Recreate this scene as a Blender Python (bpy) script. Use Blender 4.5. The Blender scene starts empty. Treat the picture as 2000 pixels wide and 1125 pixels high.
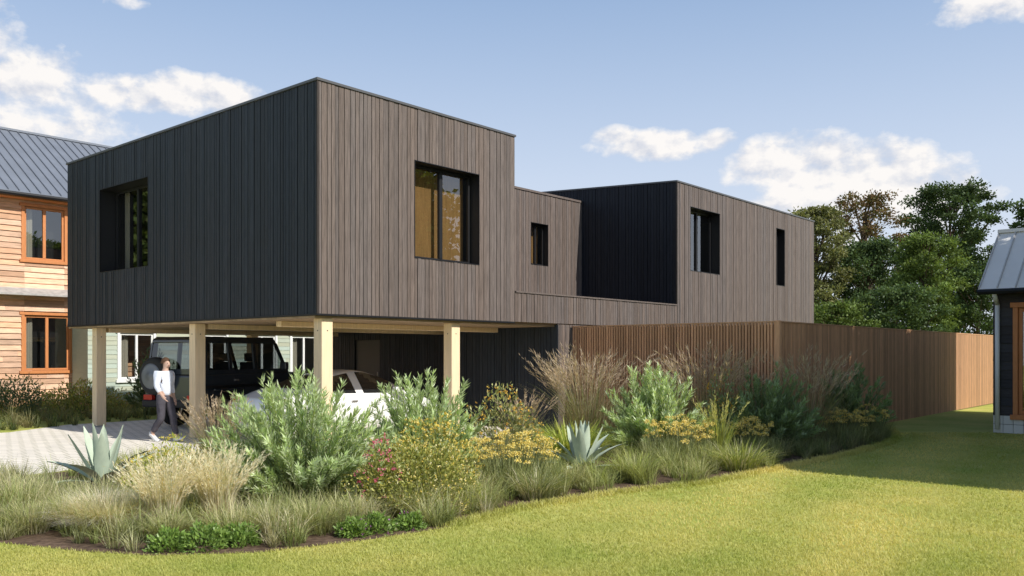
import bpy, bmesh, math, random
import numpy as np
from mathutils import Vector
random.seed(7)
rng = np.random.default_rng(7)
SC = bpy.context.scene
COL = SC.collection
R = math.radians
AX = (1465/2236.6, 1690/2236.6)          # direction of the sunlit facade
BX = (-AX[1], AX[0])                     # direction of the shaded facade
C0 = (-3.36, 14.95)                      # near corner of the main house on the ground
ROT = math.atan2(AX[1], AX[0])
def W(x, y):                             # main house plan -> world
    return (C0[0]+x*AX[0]+y*BX[0], C0[1]+x*AX[1]+y*BX[1])
def gp(u, v):                            # ground point
    Y = 3042.0/(v-690); return ((u-1000)/1690*Y, Y)
def dp(u, Y): return ((u-1000)/1690*Y, Y)

# ------------------------------------------------------------------ helpers
def tag(o, label=None, cat=None, group=None, kind=None):
    if label: o['label'] = label
    if cat: o['category'] = cat
    if group: o['group'] = group
    if kind: o['kind'] = kind
    return o
def thing(name, label, cat, loc=(0, 0, 0), rz=0, group=None):
    o = bpy.data.objects.new(name, None); COL.objects.link(o)
    o.location = (loc[0], loc[1], loc[2] if len(loc) > 2 else 0); o.rotation_euler = (0, 0, rz)
    o.empty_display_size = .2
    return tag(o, label, cat, group)
def setcol(me, cols):
    at = me.color_attributes.new('col', 'FLOAT_COLOR', 'POINT')
    at.data.foreach_set('color', np.asarray(cols, dtype=np.float32).ravel())
class MB:
    def __init__(s, T=None): s.v = []; s.f = []; s.c = []; s.T = T
    def add(s, pts, faces, c=1.0):
        n = len(s.v)
        cc = c if isinstance(c, tuple) else (c, c, c)
        for p in pts:
            s.v.append(tuple(s.T(*p)) if s.T else tuple(p)); s.c.append((cc[0], cc[1], cc[2], 1))
        for f in faces: s.f.append(tuple(n+i for i in f))
    def poly(s, pts, c=1.0): s.add(pts, [range(len(pts))], c)
    def box(s, x0, x1, y0, y1, z0, z1, c=1.0):
        s.add([(x0,y0,z0),(x1,y0,z0),(x1,y1,z0),(x0,y1,z0),(x0,y0,z1),(x1,y0,z1),(x1,y1,z1),(x0,y1,z1)],
              [(3,2,1,0),(4,5,6,7),(0,1,5,4),(1,2,6,5),(2,3,7,6),(3,0,4,7)], c)
    def hexa(s, pts, c=1.0):
        s.add(pts, [(3,2,1,0),(4,5,6,7),(0,1,5,4),(1,2,6,5),(2,3,7,6),(3,0,4,7)], c)
    def tube(s, p, q, r0, r1=None, n=8, c=1.0):
        p = Vector(p); q = Vector(q); r1 = r0 if r1 is None else r1
        d = (q-p).normalized(); a = d.orthogonal().normalized(); b = d.cross(a)
        pts = [p+(a*math.cos(2*math.pi*i/n)+b*math.sin(2*math.pi*i/n))*r0 for i in range(n)]
        pts += [q+(a*math.cos(2*math.pi*i/n)+b*math.sin(2*math.pi*i/n))*r1 for i in range(n)]
        s.add([tuple(x) for x in pts], [(i,(i+1)%n,n+(i+1)%n,n+i) for i in range(n)]+[tuple(range(n))[::-1], tuple(range(n,2*n))], c)
    def lathe(s, prof, cx, cy, cz, n=28, c=1.0):       # about the y axis
        pts = []; k = len(prof)
        for i in range(n):
            a = 2*math.pi*i/n
            for r, o in prof: pts.append((cx+r*math.cos(a), cy+o, cz+r*math.sin(a)))
        s.add(pts, [(i*k+j, i*k+j+1, ((i+1)%n)*k+j+1, ((i+1)%n)*k+j) for i in range(n) for j in range(k-1)], c)
    def taper(s, prof, hw0, hw1, z0, z1, c=1.0):       # side profile (x,z) spread across y, width by height
        def h(z): t = min(1, max(0, (z-z0)/(z1-z0))); return hw0+(hw1-hw0)*t
        n = len(prof)
        pts = [(x, -h(z), z) for x, z in prof]+[(x, h(z), z) for x, z in prof]
        s.add(pts, [tuple(range(n))[::-1], tuple(range(n,2*n))]+[(i,(i+1)%n,n+(i+1)%n,n+i) for i in range(n)], c)
    def build(s, name, mat, parent=None, smooth=False, bevel=0, seg=2, fix=False):
        me = bpy.data.meshes.new(name); me.from_pydata(s.v, [], s.f); setcol(me, s.c)
        me.materials.append(mat)
        if fix:
            bm = bmesh.new(); bm.from_mesh(me); bmesh.ops.recalc_face_normals(bm, faces=bm.faces); bm.to_mesh(me); bm.free()
        o = bpy.data.objects.new(name, me); COL.objects.link(o)
        if parent: o.parent = parent
        if smooth: me.polygons.foreach_set('use_smooth', [True]*len(me.polygons))
        if bevel:
            m = o.modifiers.new('Bevel', 'BEVEL'); m.width = bevel; m.segments = seg; m.limit_method = 'ANGLE'
        return o
class FM:                                               # fast triangle mesh
    def __init__(s): s.V = []; s.F = []; s.C = []; s.n = 0
    def add(s, V, F, Cc):
        s.V.append(V); s.F.append(F+s.n); s.C.append(Cc); s.n += len(V)
    def build(s, name, mat, parent=None):
        V = np.concatenate(s.V); F = np.concatenate(s.F); Cc = np.concatenate(s.C)
        me = bpy.data.meshes.new(name); m = len(F)
        me.vertices.add(len(V)); me.vertices.foreach_set('co', V.astype(np.float32).ravel())
        me.loops.add(m*3); me.loops.foreach_set('vertex_index', F.astype(np.int32).ravel())
        me.polygons.add(m); me.polygons.foreach_set('loop_start', np.arange(0, m*3, 3, dtype=np.int32))
        me.update(calc_edges=True)
        setcol(me, np.concatenate([np.clip(Cc, 0, .92), np.ones((len(Cc), 1))], 1))
        me.materials.append(mat)
        o = bpy.data.objects.new(name, me); COL.objects.link(o)
        if parent: o.parent = parent
        return o
def nrm(a): return a/np.maximum(np.linalg.norm(a, axis=1, keepdims=True), 1e-9)
def rnd(n): return nrm(rng.normal(size=(n, 3)))
def leaves(fm, P, D, N, L, Wd, Cc):
    n = len(P); D = nrm(D); S = nrm(np.cross(D, N)); L = np.asarray(L).reshape(-1, 1)*np.ones((n, 1)); Wd = np.asarray(Wd).reshape(-1, 1)*np.ones((n, 1))
    V = np.stack([P, P+D*L*.42+S*Wd/2, P+D*L, P+D*L*.42-S*Wd/2], 1).reshape(-1, 3)
    i = np.arange(n)*4
    F = np.concatenate([np.stack([i, i+1, i+2], 1), np.stack([i, i+2, i+3], 1)])
    fm.add(V, F, np.repeat(Cc, 4, 0))
def blades(fm, P, phi, h, lean, w, Cc, droop=.45, root=.55):
    n = len(P); h = np.asarray(h).reshape(-1, 1)*np.ones((n, 1)); lean = np.asarray(lean).reshape(-1, 1)*np.ones((n, 1)); w = np.asarray(w).reshape(-1, 1)*np.ones((n, 1))
    out = np.stack([np.cos(phi), np.sin(phi), 0*phi], 1); up = np.array([[0, 0, 1.0]])
    ps = phi+rng.uniform(-.9, .9, n)+math.pi/2
    sd = np.stack([np.cos(ps), np.sin(ps), 0*ps], 1)
    def pos(t): return P+out*(h*lean*(.3*t+.7*t*t))+up*(h*(t-droop*lean*t*t))
    L = []
    for t, k in ((0, 1), (.4, .85), (.75, .5)):
        p = pos(t); L += [p-sd*w*k/2, p+sd*w*k/2]
    L.append(pos(1.0))
    V = np.stack(L, 1).reshape(-1, 3); i = np.arange(n)*7
    F = np.concatenate([np.stack([i+a, i+b, i+c], 1) for a, b, c in ((0,1,3),(0,3,2),(2,3,5),(2,5,4),(4,5,6))])
    m_ = (root+1)/2
    sh = np.array([root, root, m_, m_, 1, 1, 1.1])
    CC = (Cc[:, None, :]*sh[None, :, None]).reshape(-1, 3)
    fm.add(V, F, CC)
    return pos
def pal(n, *cols, j=.18):
    cols = np.array(cols); k = rng.integers(0, len(cols), n); t = rng.random((n, 1))
    c = cols[k]*t+cols[rng.integers(0, len(cols), n)]*(1-t)
    return c*(1+rng.uniform(-j, j, (n, 1)))

# ------------------------------------------------------------------ materials
def nodes(name):
    m = bpy.data.materials.new(name); m.use_nodes = True; t = m.node_tree; t.nodes.clear()
    return m, t, t.nodes.new('ShaderNodeOutputMaterial')
def mat(name, col, rough=.6, spec=.3, metal=0, attr=True, noise=None, amt=.2, stretch=(1, 1, 1), bump=0, col2=None, scale2=1.0, coat=0):
    m, t, out = nodes(name); N = t.nodes.new; Lk = t.links.new
    b = N('ShaderNodeBsdfPrincipled'); b.inputs['Roughness'].default_value = rough; b.inputs['Metallic'].default_value = metal
    b.inputs['Specular IOR Level'].default_value = spec; b.inputs['Coat Weight'].default_value = coat
    Lk(b.outputs[0], out.inputs[0])
    rgb = N('ShaderNodeRGB'); rgb.outputs[0].default_value = (*col, 1); cur = rgb.outputs[0]
    tc = N('ShaderNodeTexCoord')
    if col2:
        nz = N('ShaderNodeTexNoise'); nz.inputs['Scale'].default_value = scale2; nz.inputs['Detail'].default_value = 5; nz.inputs['Roughness'].default_value = .6
        Lk(tc.outputs['Object'], nz.inputs['Vector'])
        mp = N('ShaderNodeMapRange'); mp.inputs[1].default_value = .38; mp.inputs[2].default_value = .62; Lk(nz.outputs[0], mp.inputs[0])
        mx = N('ShaderNodeMix'); mx.data_type = 'RGBA'; Lk(mp.outputs[0], mx.inputs[0]); Lk(cur, mx.inputs[6]); mx.inputs[7].default_value = (*col2, 1); cur = mx.outputs[2]
    if attr:
        a = N('ShaderNodeAttribute'); a.attribute_name = 'col'
        v = N('ShaderNodeVectorMath'); v.operation = 'MULTIPLY'; Lk(cur, v.inputs[0]); Lk(a.outputs['Color'], v.inputs[1]); cur = v.outputs[0]
    if noise:
        mpg = N('ShaderNodeMapping'); mpg.inputs['Scale'].default_value = stretch; Lk(tc.outputs['Object'], mpg.inputs['Vector'])
        nz = N('ShaderNodeTexNoise'); nz.inputs['Scale'].default_value = noise; nz.inputs['Detail'].default_value = 6; nz.inputs['Roughness'].default_value = .65
        Lk(mpg.outputs[0], nz.inputs['Vector'])
        mp = N('ShaderNodeMapRange'); mp.inputs[1].default_value = .25; mp.inputs[2].default_value = .75; mp.inputs[3].default_value = 1-amt; mp.inputs[4].default_value = 1+amt
        Lk(nz.outputs[0], mp.inputs[0])
        v = N('ShaderNodeVectorMath'); v.operation = 'SCALE'; Lk(cur, v.inputs[0]); Lk(mp.outputs[0], v.inputs['Scale']); cur = v.outputs[0]
        if bump:
            bp = N('ShaderNodeBump'); bp.inputs['Strength'].default_value = bump; bp.inputs['Distance'].default_value = .02
            Lk(nz.outputs[0], bp.inputs['Height']); Lk(bp.outputs[0], b.inputs['Normal'])
    Lk(cur, b.inputs['Base Color'])
    return m
def foliage(name, trans=.35, gloss=.05):
    m, t, out = nodes(name); N = t.nodes.new; Lk = t.links.new
    a = N('ShaderNodeAttribute'); a.attribute_name = 'col'
    d = N('ShaderNodeBsdfDiffuse'); tr = N('ShaderNodeBsdfTranslucent'); g = N('ShaderNodeBsdfGlossy'); g.inputs['Roughness'].default_value = .45
    Lk(a.outputs['Color'], d.inputs['Color'])
    v = N('ShaderNodeVectorMath'); v.operation = 'MULTIPLY'; v.inputs[1].default_value = (1.2, 1.15, .6); Lk(a.outputs['Color'], v.inputs[0]); Lk(v.outputs[0], tr.inputs['Color'])
    m1 = N('ShaderNodeMixShader'); m1.inputs[0].default_value = trans; Lk(d.outputs[0], m1.inputs[1]); Lk(tr.outputs[0], m1.inputs[2])
    m2 = N('ShaderNodeMixShader'); m2.inputs[0].default_value = gloss; Lk(m1.outputs[0], m2.inputs[1]); Lk(g.outputs[0], m2.inputs[2])
    Lk(m2.outputs[0], out.inputs[0]); return m
def glassmat(name, tint=(.75, .78, .76), base=.12):
    m, t, out = nodes(name); N = t.nodes.new; Lk = t.links.new
    tr = N('ShaderNodeBsdfTransparent'); tr.inputs[0].default_value = (*tint, 1)
    g = N('ShaderNodeBsdfGlossy'); g.inputs['Roughness'].default_value = .01
    lw = N('ShaderNodeLayerWeight'); lw.inputs[0].default_value = .5
    p = N('ShaderNodeMath'); p.operation = 'POWER'; p.inputs[1].default_value = 3.5; Lk(lw.outputs['Facing'], p.inputs[0])
    ma = N('ShaderNodeMath'); ma.operation = 'MULTIPLY_ADD'; ma.inputs[1].default_value = .9; ma.inputs[2].default_value = base; ma.use_clamp = True; Lk(p.outputs[0], ma.inputs[0])
    mx = N('ShaderNodeMixShader'); Lk(ma.outputs[0], mx.inputs[0]); Lk(tr.outputs[0], mx.inputs[1]); Lk(g.outputs[0], mx.inputs[2])
    Lk(mx.outputs[0], out.inputs[0]); return m

M_clad = mat('charred_cladding', (.145, .117, .105), .5, .18, noise=3.2, amt=.48, stretch=(18, 18, .8), bump=.4)
SHADE_BLUE = (.23, .335, .475)                    # blue black tint, shade put into the colour of the unlit boards
M_dark = mat('dark_metal', (.014, .014, .016), .45, .3)
M_cope = mat('coping_metal', (.09, .09, .095), .4, .5)
M_roof = mat('roof_membrane', (.06, .06, .065), .8)
M_glass = glassmat('window_glass', base=.22)
M_gold = mat('warm_timber_blind', (.38, .21, .085), .8, .1, noise=3, amt=.25, stretch=(9, 9, .6))
M_pale = mat('pale_curtain', (.5, .45, .38), .9, .1)
M_post = mat('pale_timber', (.86, .67, .44), .6, .2, noise=3, amt=.14, stretch=(9, 9, .7))
M_soff = mat('soffit_timber', (.4, .285, .18), .6, .2, noise=3, amt=.2, stretch=(1, 12, 1))
M_fence = mat('fence_timber', (.6, .345, .2), .65, .1, noise=4, amt=.22, stretch=(8, 8, .8))
M_orange = mat('orange_siding', (.66, .41, .27), .65, .2, noise=3, amt=.38, stretch=(.8, .8, 9))
M_oframe = mat('orange_frame', (.56, .22, .08), .5, .3, noise=4, amt=.15, stretch=(6, 6, 1))
M_seam = mat('seam_metal_roof', (.185, .205, .245), .42, .5, noise=1.2, amt=.12)
M_seam2 = mat('grey_metal_roof', (.84, .82, .79), .5, .3, noise=1.2, amt=.06)
M_green = mat('pale_green_siding', (.43, .48, .4), .65, .2, noise=3, amt=.1, stretch=(1, 1, 8))
M_white = mat('white_paint', (.78, .78, .76), .5, .3)
M_tile = mat('white_tile', (.7, .7, .68), .3, .5)
M_dside = mat('dark_siding', (.045, .042, .045), .6, .2, noise=3, amt=.3, stretch=(1, 1, 9))
M_black = mat('dark_car_paint', (.038, .046, .06), .2, .6, coat=.6)
M_carw = mat('white_car_paint', (.84, .84, .84), .25, .5, coat=.5)
M_carg = mat('dark_car_glass', (.012, .015, .018), .05, .9)
M_cart = glassmat('tinted_car_glass', (.5, .53, .54), .12)
M_tyre = mat('tyre_rubber', (.02, .02, .02), .85, .2)
M_rim = mat('alloy', (.55, .55, .57), .3, .5, metal=.9)
M_red = mat('red_lamp', (.5, .02, .015), .2, .6)
M_skin = mat('skin', (.55, .36, .28), .55, .3, attr=False)
M_shirt = mat('pale_blue_shirt', (.7, .74, .84), .85, .1, attr=False, noise=14, amt=.1)
M_short = mat('dark_trousers', (.075, .07, .085), .85, .1, attr=False, noise=14, amt=.2)
M_hair = mat('brown_hair', (.09, .05, .03), .7, .2)
M_shoe = mat('white_shoe', (.7, .7, .7), .6, .2)
M_eye = mat('dark_eye', (.02, .015, .01), .3, .5)
M_lip = mat('lip', (.4, .16, .13), .5, .3)
M_leaf = foliage('leaf', .38, .04)
M_tleaf = foliage('tree_leaf', .35, .012)
M_blade = foliage('grass_blade', .42, .02)
M_dry = foliage('dry_plume', .45, 0)
M_petal = foliage('petal', .3, 0)
M_agave = mat('agave_leaf', (1, 1, 1), .55, .25, noise=6, amt=.14)
M_bark = mat('bark', (.1, .075, .055), .9, .1, noise=5, amt=.3)
M_stem = mat('green_stem', (.16, .18, .08), .7, .2)
M_soil = mat('mulch', (.1, .07, .05), .95, .05, attr=False, noise=14, amt=.6, bump=.6, col2=(.16, .11, .08), scale2=3)
M_lawn = mat('lawn_soil', (.38, .43, .1), .95, .05, attr=False, noise=30, amt=.3, bump=.3, col2=(.52, .5, .15), scale2=.7)

# paving: brick texture in plan
m, t, out = nodes('block_paving'); M_pave = m
N = t.nodes.new; Lk = t.links.new
tc = N('ShaderNodeTexCoord'); mp = N('ShaderNodeMapping'); mp.inputs['Rotation'].default_value = (0, 0, -ROT+R(45)); Lk(tc.outputs['Object'], mp.inputs[0])
br = N('ShaderNodeTexBrick'); br.inputs['Scale'].default_value = 1; br.inputs['Brick Width'].default_value = .24; br.inputs['Row Height'].default_value = .24
br.inputs['Mortar Size'].default_value = .015; br.inputs['Mortar Smooth'].default_value = .2; br.inputs['Color1'].default_value = (.94, .87, .77, 1); br.inputs['Color2'].default_value = (.87, .81, .72, 1); br.inputs['Mortar'].default_value = (.46, .44, .33, 1)
Lk(mp.outputs[0], br.inputs['Vector'])
b = N('ShaderNodeBsdfPrincipled'); b.inputs['Roughness'].default_value = .85
nz = N('ShaderNodeTexNoise'); nz.inputs['Scale'].default_value = 3; nz.inputs['Detail'].default_value = 6; Lk(tc.outputs['Object'], nz.inputs['Vector'])
mr = N('ShaderNodeMapRange'); mr.inputs[1].default_value = .3; mr.inputs[2].default_value = .7; mr.inputs[3].default_value = .9; mr.inputs[4].default_value = 1.04; Lk(nz.outputs[0], mr.inputs[0])
vm = N('ShaderNodeVectorMath'); vm.operation = 'SCALE'; Lk(br.outputs['Color'], vm.inputs[0]); Lk(mr.outputs[0], vm.inputs['Scale'])
Lk(vm.outputs[0], b.inputs['Base Color'])
Lk(b.outputs[0], out.inputs[0])

# ------------------------------------------------------------------ camera, sun, sky
cam = bpy.data.cameras.new('camera'); co = bpy.data.objects.new('camera', cam); COL.objects.link(co)
co.location = (0, 0, 1.8); co.rotation_euler = (R(90), 0, 0); cam.lens = 1690/2000*36; cam.sensor_width = 36
cam.shift_y = (690-562.5)/2000; cam.clip_end = 3000; SC.camera = co
SEL = 38.0
sl = (.08*AX[0]-BX[0], .08*AX[1]-BX[1]); ln = math.hypot(*sl); sl = (sl[0]/ln, sl[1]/ln)
sd = Vector((sl[0]*math.cos(R(SEL)), sl[1]*math.cos(R(SEL)), math.sin(R(SEL))))
sun = bpy.data.lights.new('sun', 'SUN'); sun.energy = 5.0; sun.angle = R(.5); sun.color = (1, .955, .87)
so = bpy.data.objects.new('sun', sun); COL.objects.link(so); so.rotation_euler = sd.to_track_quat('Z', 'Y').to_euler(); so.location = (20, -10, 30)
SC.view_settings.view_transform = 'Standard'; SC.view_settings.look = 'None'; SC.view_settings.exposure = 0
w = bpy.data.worlds.new('World'); SC.world = w; w.use_nodes = True; t = w.node_tree; t.nodes.clear()
N = t.nodes.new; Lk = t.links.new
wo = N('ShaderNodeOutputWorld'); sky = N('ShaderNodeTexSky'); sky.sky_type = 'NISHITA'; sky.sun_disc = False
sky.sun_elevation = R(SEL); sky.sun_rotation = math.atan2(sl[0], sl[1]); sky.air_density = 1.0; sky.dust_density = 1.0; sky.ozone_density = 1.5
bg = N('ShaderNodeBackground'); bg.inputs[1].default_value = .09; Lk(sky.outputs[0], bg.inputs[0])
tc = N('ShaderNodeTexCoord'); sp = N('ShaderNodeSeparateXYZ'); Lk(tc.outputs['Generated'], sp.inputs[0])
def mth(op, a, b=None, c=None, clamp=False):
    n = N('ShaderNodeMath'); n.operation = op; n.use_clamp = clamp
    for i, x in enumerate((a, b, c)):
        if x is None: continue
        if isinstance(x, (int, float)): n.inputs[i].default_value = x
        else: Lk(x, n.inputs[i])
    return n.outputs[0]
az = mth('ARCTAN2', sp.outputs[0], sp.outputs[1]); el = mth('ARCSINE', sp.outputs[2])
# thin high haze, denser towards the horizon
veil = mth('MAXIMUM', mth('MINIMUM', mth('SUBTRACT', 1.18, mth('MULTIPLY', el, 1.15)), .95), .02)
vc = N('ShaderNodeMix'); vc.data_type = 'RGBA'; Lk(mth('MULTIPLY', mth('SUBTRACT', el, .05), 2.5, clamp=True), vc.inputs[0]); vc.inputs[6].default_value = (.77, .83, .92, 1); vc.inputs[7].default_value = (.34, .52, .83, 1)
bg3 = N('ShaderNodeBackground'); bg3.inputs[1].default_value = 1.0; Lk(vc.outputs[2], bg3.inputs[0])
ms0 = N('ShaderNodeMixShader'); Lk(veil, ms0.inputs[0]); Lk(bg.outputs[0], ms0.inputs[1]); Lk(bg3.outputs[0], ms0.inputs[2])
cv = N('ShaderNodeCombineXYZ'); Lk(az, cv.inputs[0]); Lk(mth('MULTIPLY', el, 1.35), cv.inputs[1])
def wnoise(scale, detail, rough, off=0.0):
    n = N('ShaderNodeTexNoise'); n.inputs['Scale'].default_value = scale; n.inputs['Detail'].default_value = detail; n.inputs['Roughness'].default_value = rough
    v = N('ShaderNodeVectorMath'); v.operation = 'ADD'; Lk(cv.outputs[0], v.inputs[0]); v.inputs[1].default_value = (off*.6, off, 3.1); Lk(v.outputs[0], n.inputs['Vector']); return n.outputs[0]
n1 = wnoise(20, 9, .57); n2 = wnoise(20, 9, .57, .014); n3 = wnoise(4, 4, .6)
CL = [(85, 170, 140, 80, 1), (235, 180, 120, 48, 1), (385, 184, 140, 52, 1), (60, 250, 290, 100, .8), (1290, 286, 155, 40, 1), (1390, 274, 56, 30, .9), (1205, 268, 64, 28, .9), (1560, 325, 165, 78, 1.15), (1700, 340, 180, 76, 1.15),
      (1800, 385, 130, 74, 1.1), (1630, 405, 260, 100, .85), (1940, 5, 130, 50, .85), (-20, 70, 80, 90, .6), (250, 5, 55, 13, .55)]
mask = None
for (u, v, ru, rv, k) in CL:
    a = math.atan((u-1000)/1690); e = math.atan((690-v)*math.cos(a)/1690)
    dx = mth('MULTIPLY', mth('SUBTRACT', az, a), 1690/ru); dy = mth('MULTIPLY', mth('SUBTRACT', el, e), 1690/rv)
    q = mth('MULTIPLY', mth('SUBTRACT', 1.0, mth('ADD', mth('MULTIPLY', dx, dx), mth('MULTIPLY', dy, dy))), k)
    mask = q if mask is None else mth('MAXIMUM', mask, q)
mask = mth('MAXIMUM', mask, -.6)
far = mth('MULTIPLY', mth('SUBTRACT', n3, .58), 5.0)        # loose cloud away from the camera side
far = mth('SUBTRACT', far, mth('MULTIPLY', mth('GREATER_THAN', sp.outputs[1], .2), 9.0))
mask = mth('MAXIMUM', mask, mth('MINIMUM', far, .5))
dn = mth('ADD', mth('SUBTRACT', mask, .33), mth('MULTIPLY', mth('SUBTRACT', n1, .5), 2.5))
den = mth('MULTIPLY', dn, 1.8, clamp=True)
den = mth('MULTIPLY', den, .96)
lit = mth('ADD', mth('ADD', .64, mth('MULTIPLY', dn, .22)), mth('MULTIPLY', mth('SUBTRACT', n1, n2), 3.6), clamp=True)
cm = N('ShaderNodeMix'); cm.data_type = 'RGBA'; Lk(lit, cm.inputs[0]); cm.inputs[6].default_value = (.62, .66, .76, 1); cm.inputs[7].default_value = (1.0, .965, .935, 1)
bg2 = N('ShaderNodeBackground'); bg2.inputs[1].default_value = 1.0; Lk(cm.outputs[2], bg2.inputs[0])
ms = N('ShaderNodeMixShader'); Lk(den, ms.inputs[0]); Lk(ms0.outputs[0], ms.inputs[1]); Lk(bg2.outputs[0], ms.inputs[2]); Lk(ms.outputs[0], wo.inputs[0])

# ------------------------------------------------------------------ ground
def sheet(name, pts, z, m_):
    mb = MB(); mb.poly([(x, y, z) for x, y in pts]); o = mb.build(name, m_); tag(o, kind='structure'); return o
sheet('lawn', [(-400, -60), (400, -60), (400, 800), (-400, 800)], 0, M_lawn)
BED = [(-8.2, 8.3), (-4.86, 8.2), (-3.9, 7.85), (-3.19, 7.68), (-2.3, 7.8), (-1.5, 8.25), (-.69, 8.9), (.06, 10.0), (1.3, 11.1), (2.68, 11.95), (4.16, 13.5), (5.9, 15.3), (7.6, 17.4), (8.6, 19.6), (9.2, 21.4),
       W(7.25, -5.1), W(7.2, -.1), (-3.3, 15.0), (-5.55, 15.35), (-7.15, 12.5), (-8.6, 11.4)]
sheet('planting_bed', BED, .004, M_soil)
PAVE = [(-3.3, 15.02), (-5.6, 15.4), (-7.2, 12.55), (-13, 9.3), (-20, 11), (-13.2, 18.0), (-11.4, 19.6), W(.0, 10.3), W(7.6, 10.3), W(7.6, .1)]
sheet('paving', PAVE, .008, M_pave)
def inpoly(X, Y, poly):
    r = np.zeros(len(X), bool); n = len(poly)
    for i in range(n):
        x1, y1 = poly[i]; x2, y2 = poly[(i+1) % n]
        c = ((y1 > Y) != (y2 > Y)) & (X < (x2-x1)*(Y-y1)/(y2-y1+1e-12)+x1); r ^= c
    return r
FRX = [p[0] for p in BED[:15]]; FRY = [p[1] for p in BED[:15]]
def ragged(X, Y):                        # gaps of bare soil along the front edge
    d = Y-np.interp(X, FRX, FRY)
    return d > .28+.3*np.sin(4.1*X+1)+.2*np.sin(9.3*X)
# lawn blades (near lawn, thinning out with distance)
n = 380000
Yb = 6.6+(rng.random(n)**1.8)*13; Xb = (rng.random(n)*1.36-.68)*Yb
# ragged longer grass lapping over the edge of the bed
ex, ey = [], []
for (x1, y1), (x2, y2) in zip(BED[6:14], BED[7:15]):
    k = int(900*math.hypot(x2-x1, y2-y1)); t_ = rng.random(k); ex.append(x1+(x2-x1)*t_+rng.normal(0, .07, k)); ey.append(y1+(y2-y1)*t_+rng.normal(0, .07, k))
ex = np.concatenate(ex); ey = np.concatenate(ey)
ok = ~inpoly(Xb, Yb, BED) & ~inpoly(Xb, Yb, PAVE); Xb = np.concatenate([Xb[ok], ex]); Yb = np.concatenate([Yb[ok], ey]); n = len(Xb)
lw_ = .5+.5*np.sin(Xb*1.1+.7*np.sin(Yb*.9))*np.sin(Yb*1.3+.8*np.sin(Xb*.7+1))
l2 = .5+.5*np.sin(Xb*3.1+1.3*np.sin(Yb*2.2))*np.sin(Yb*3.7+1.1*np.sin(Xb*2.7))
l3 = .5+.5*np.sin(Xb*8.3+2*np.sin(Yb*5.1))*np.sin(Yb*9.1+2*np.sin(Xb*6.3))
stripe = .5+.5*np.sin((Xb*.86-Yb*.5)*3.6+.5*np.sin(Xb*2))
ca = np.array([.35, .44, .09]); cb = np.array([.78, .69, .27])
tt = np.clip(.46*lw_+.26*l2+.14*l3+.42*stripe*np.clip(Xb-.5, 0, 1)+.16*rng.random(n)-.08, 0, 1)[:, None]
fm = FM(); h = rng.uniform(.02, .042, n); h[-len(ex):] *= 2.2
blades(fm, np.stack([Xb, Yb, np.zeros(n)], 1), rng.random(n)*6.28, h, rng.uniform(.2, 1.1, n), rng.uniform(.004, .008, n)*(Yb/9), (ca*(1-tt)+cb*tt)*(1+rng.uniform(-.13, .13, (n, 1))), droop=.3, root=.8)
tag(fm.build('lawn_grass', M_blade), 'short mown yellow green grass of the lawn in the foreground', 'grass', kind='stuff')

# ------------------------------------------------------------------ facades and windows
def clad(mb, L, z0, z1, holes=(), wmin=.075, wmax=.135, ztop=None, tint=(1, 1, 1)):
    b = [0.0]
    while b[-1] < L: b.append(b[-1]+random.uniform(wmin, wmax))
    b = [x for x in b if x < L-.05]
    he = [e for h_ in holes for e in h_[:2]]
    b = [x for x in b if x == 0 or all(abs(x-e) > .05 for e in he)]
    b = sorted(b+he+[L])
    for s, e in zip(b[:-1], b[1:]):
        off = random.uniform(0, .011); tone = random.uniform(.87, 1.12); warm = random.uniform(-.04, .04); g = .006
        c = (tone*(1+warm)*tint[0], tone*tint[1], tone*(1-warm)*tint[2])
        iv = [(z0, ztop(.5*(s+e)) if ztop else z1)]
        for h_ in holes:
            if s < h_[1]-1e-6 and e > h_[0]+1e-6:
                iv = [q for a, d in iv for q in ((a, min(d, h_[2])), (max(a, h_[3]), d)) if q[1]-q[0] > .01]
        for a, d in iv:
            mb.poly([(s+g, a, off), (e-g, a, off), (e-g, d, off), (s+g, d, off)], c)
            mb.poly([(s, a, -.016), (s+g, a, off), (s+g, d, off), (s, d, -.016)], tuple(x*.5 for x in c))
            mb.poly([(e-g, a, off), (e, a, -.016), (e, d, -.016), (e-g, d, off)], tuple(x*.5 for x in c))
def lap(mb, s0, s1, z0, z1, holes=(), ch=.19, proud=.03, var=.25):
    z = z0
    while z < z1-.01:
        d = min(z+ch, z1)
        cuts = sorted([s0, s1]+[e for h_ in holes for e in h_[:2] if s0 < e < s1]+[random.uniform(s0, s1)])
        for s, e in zip(cuts[:-1], cuts[1:]):
            if e-s < .005: continue
            mid = .5*(s+e)
            if any(h_[0] < mid < h_[1] and z < h_[3]-.01 and d > h_[2]+.01 for h_ in holes): continue
            k = random.uniform(1-var, 1+var); kw = random.uniform(-.08, .08); c = (k, k*(1+kw), k*(1+2*kw))
            p = proud*random.uniform(.8, 1.2)
            mb.poly([(s, z, p), (e, z, p), (e, d, .006), (s, d, .006)], c)
            mb.poly([(s, z, 0), (e, z, 0), (e, z, p), (s, z, p)], c)
        z = d
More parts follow.
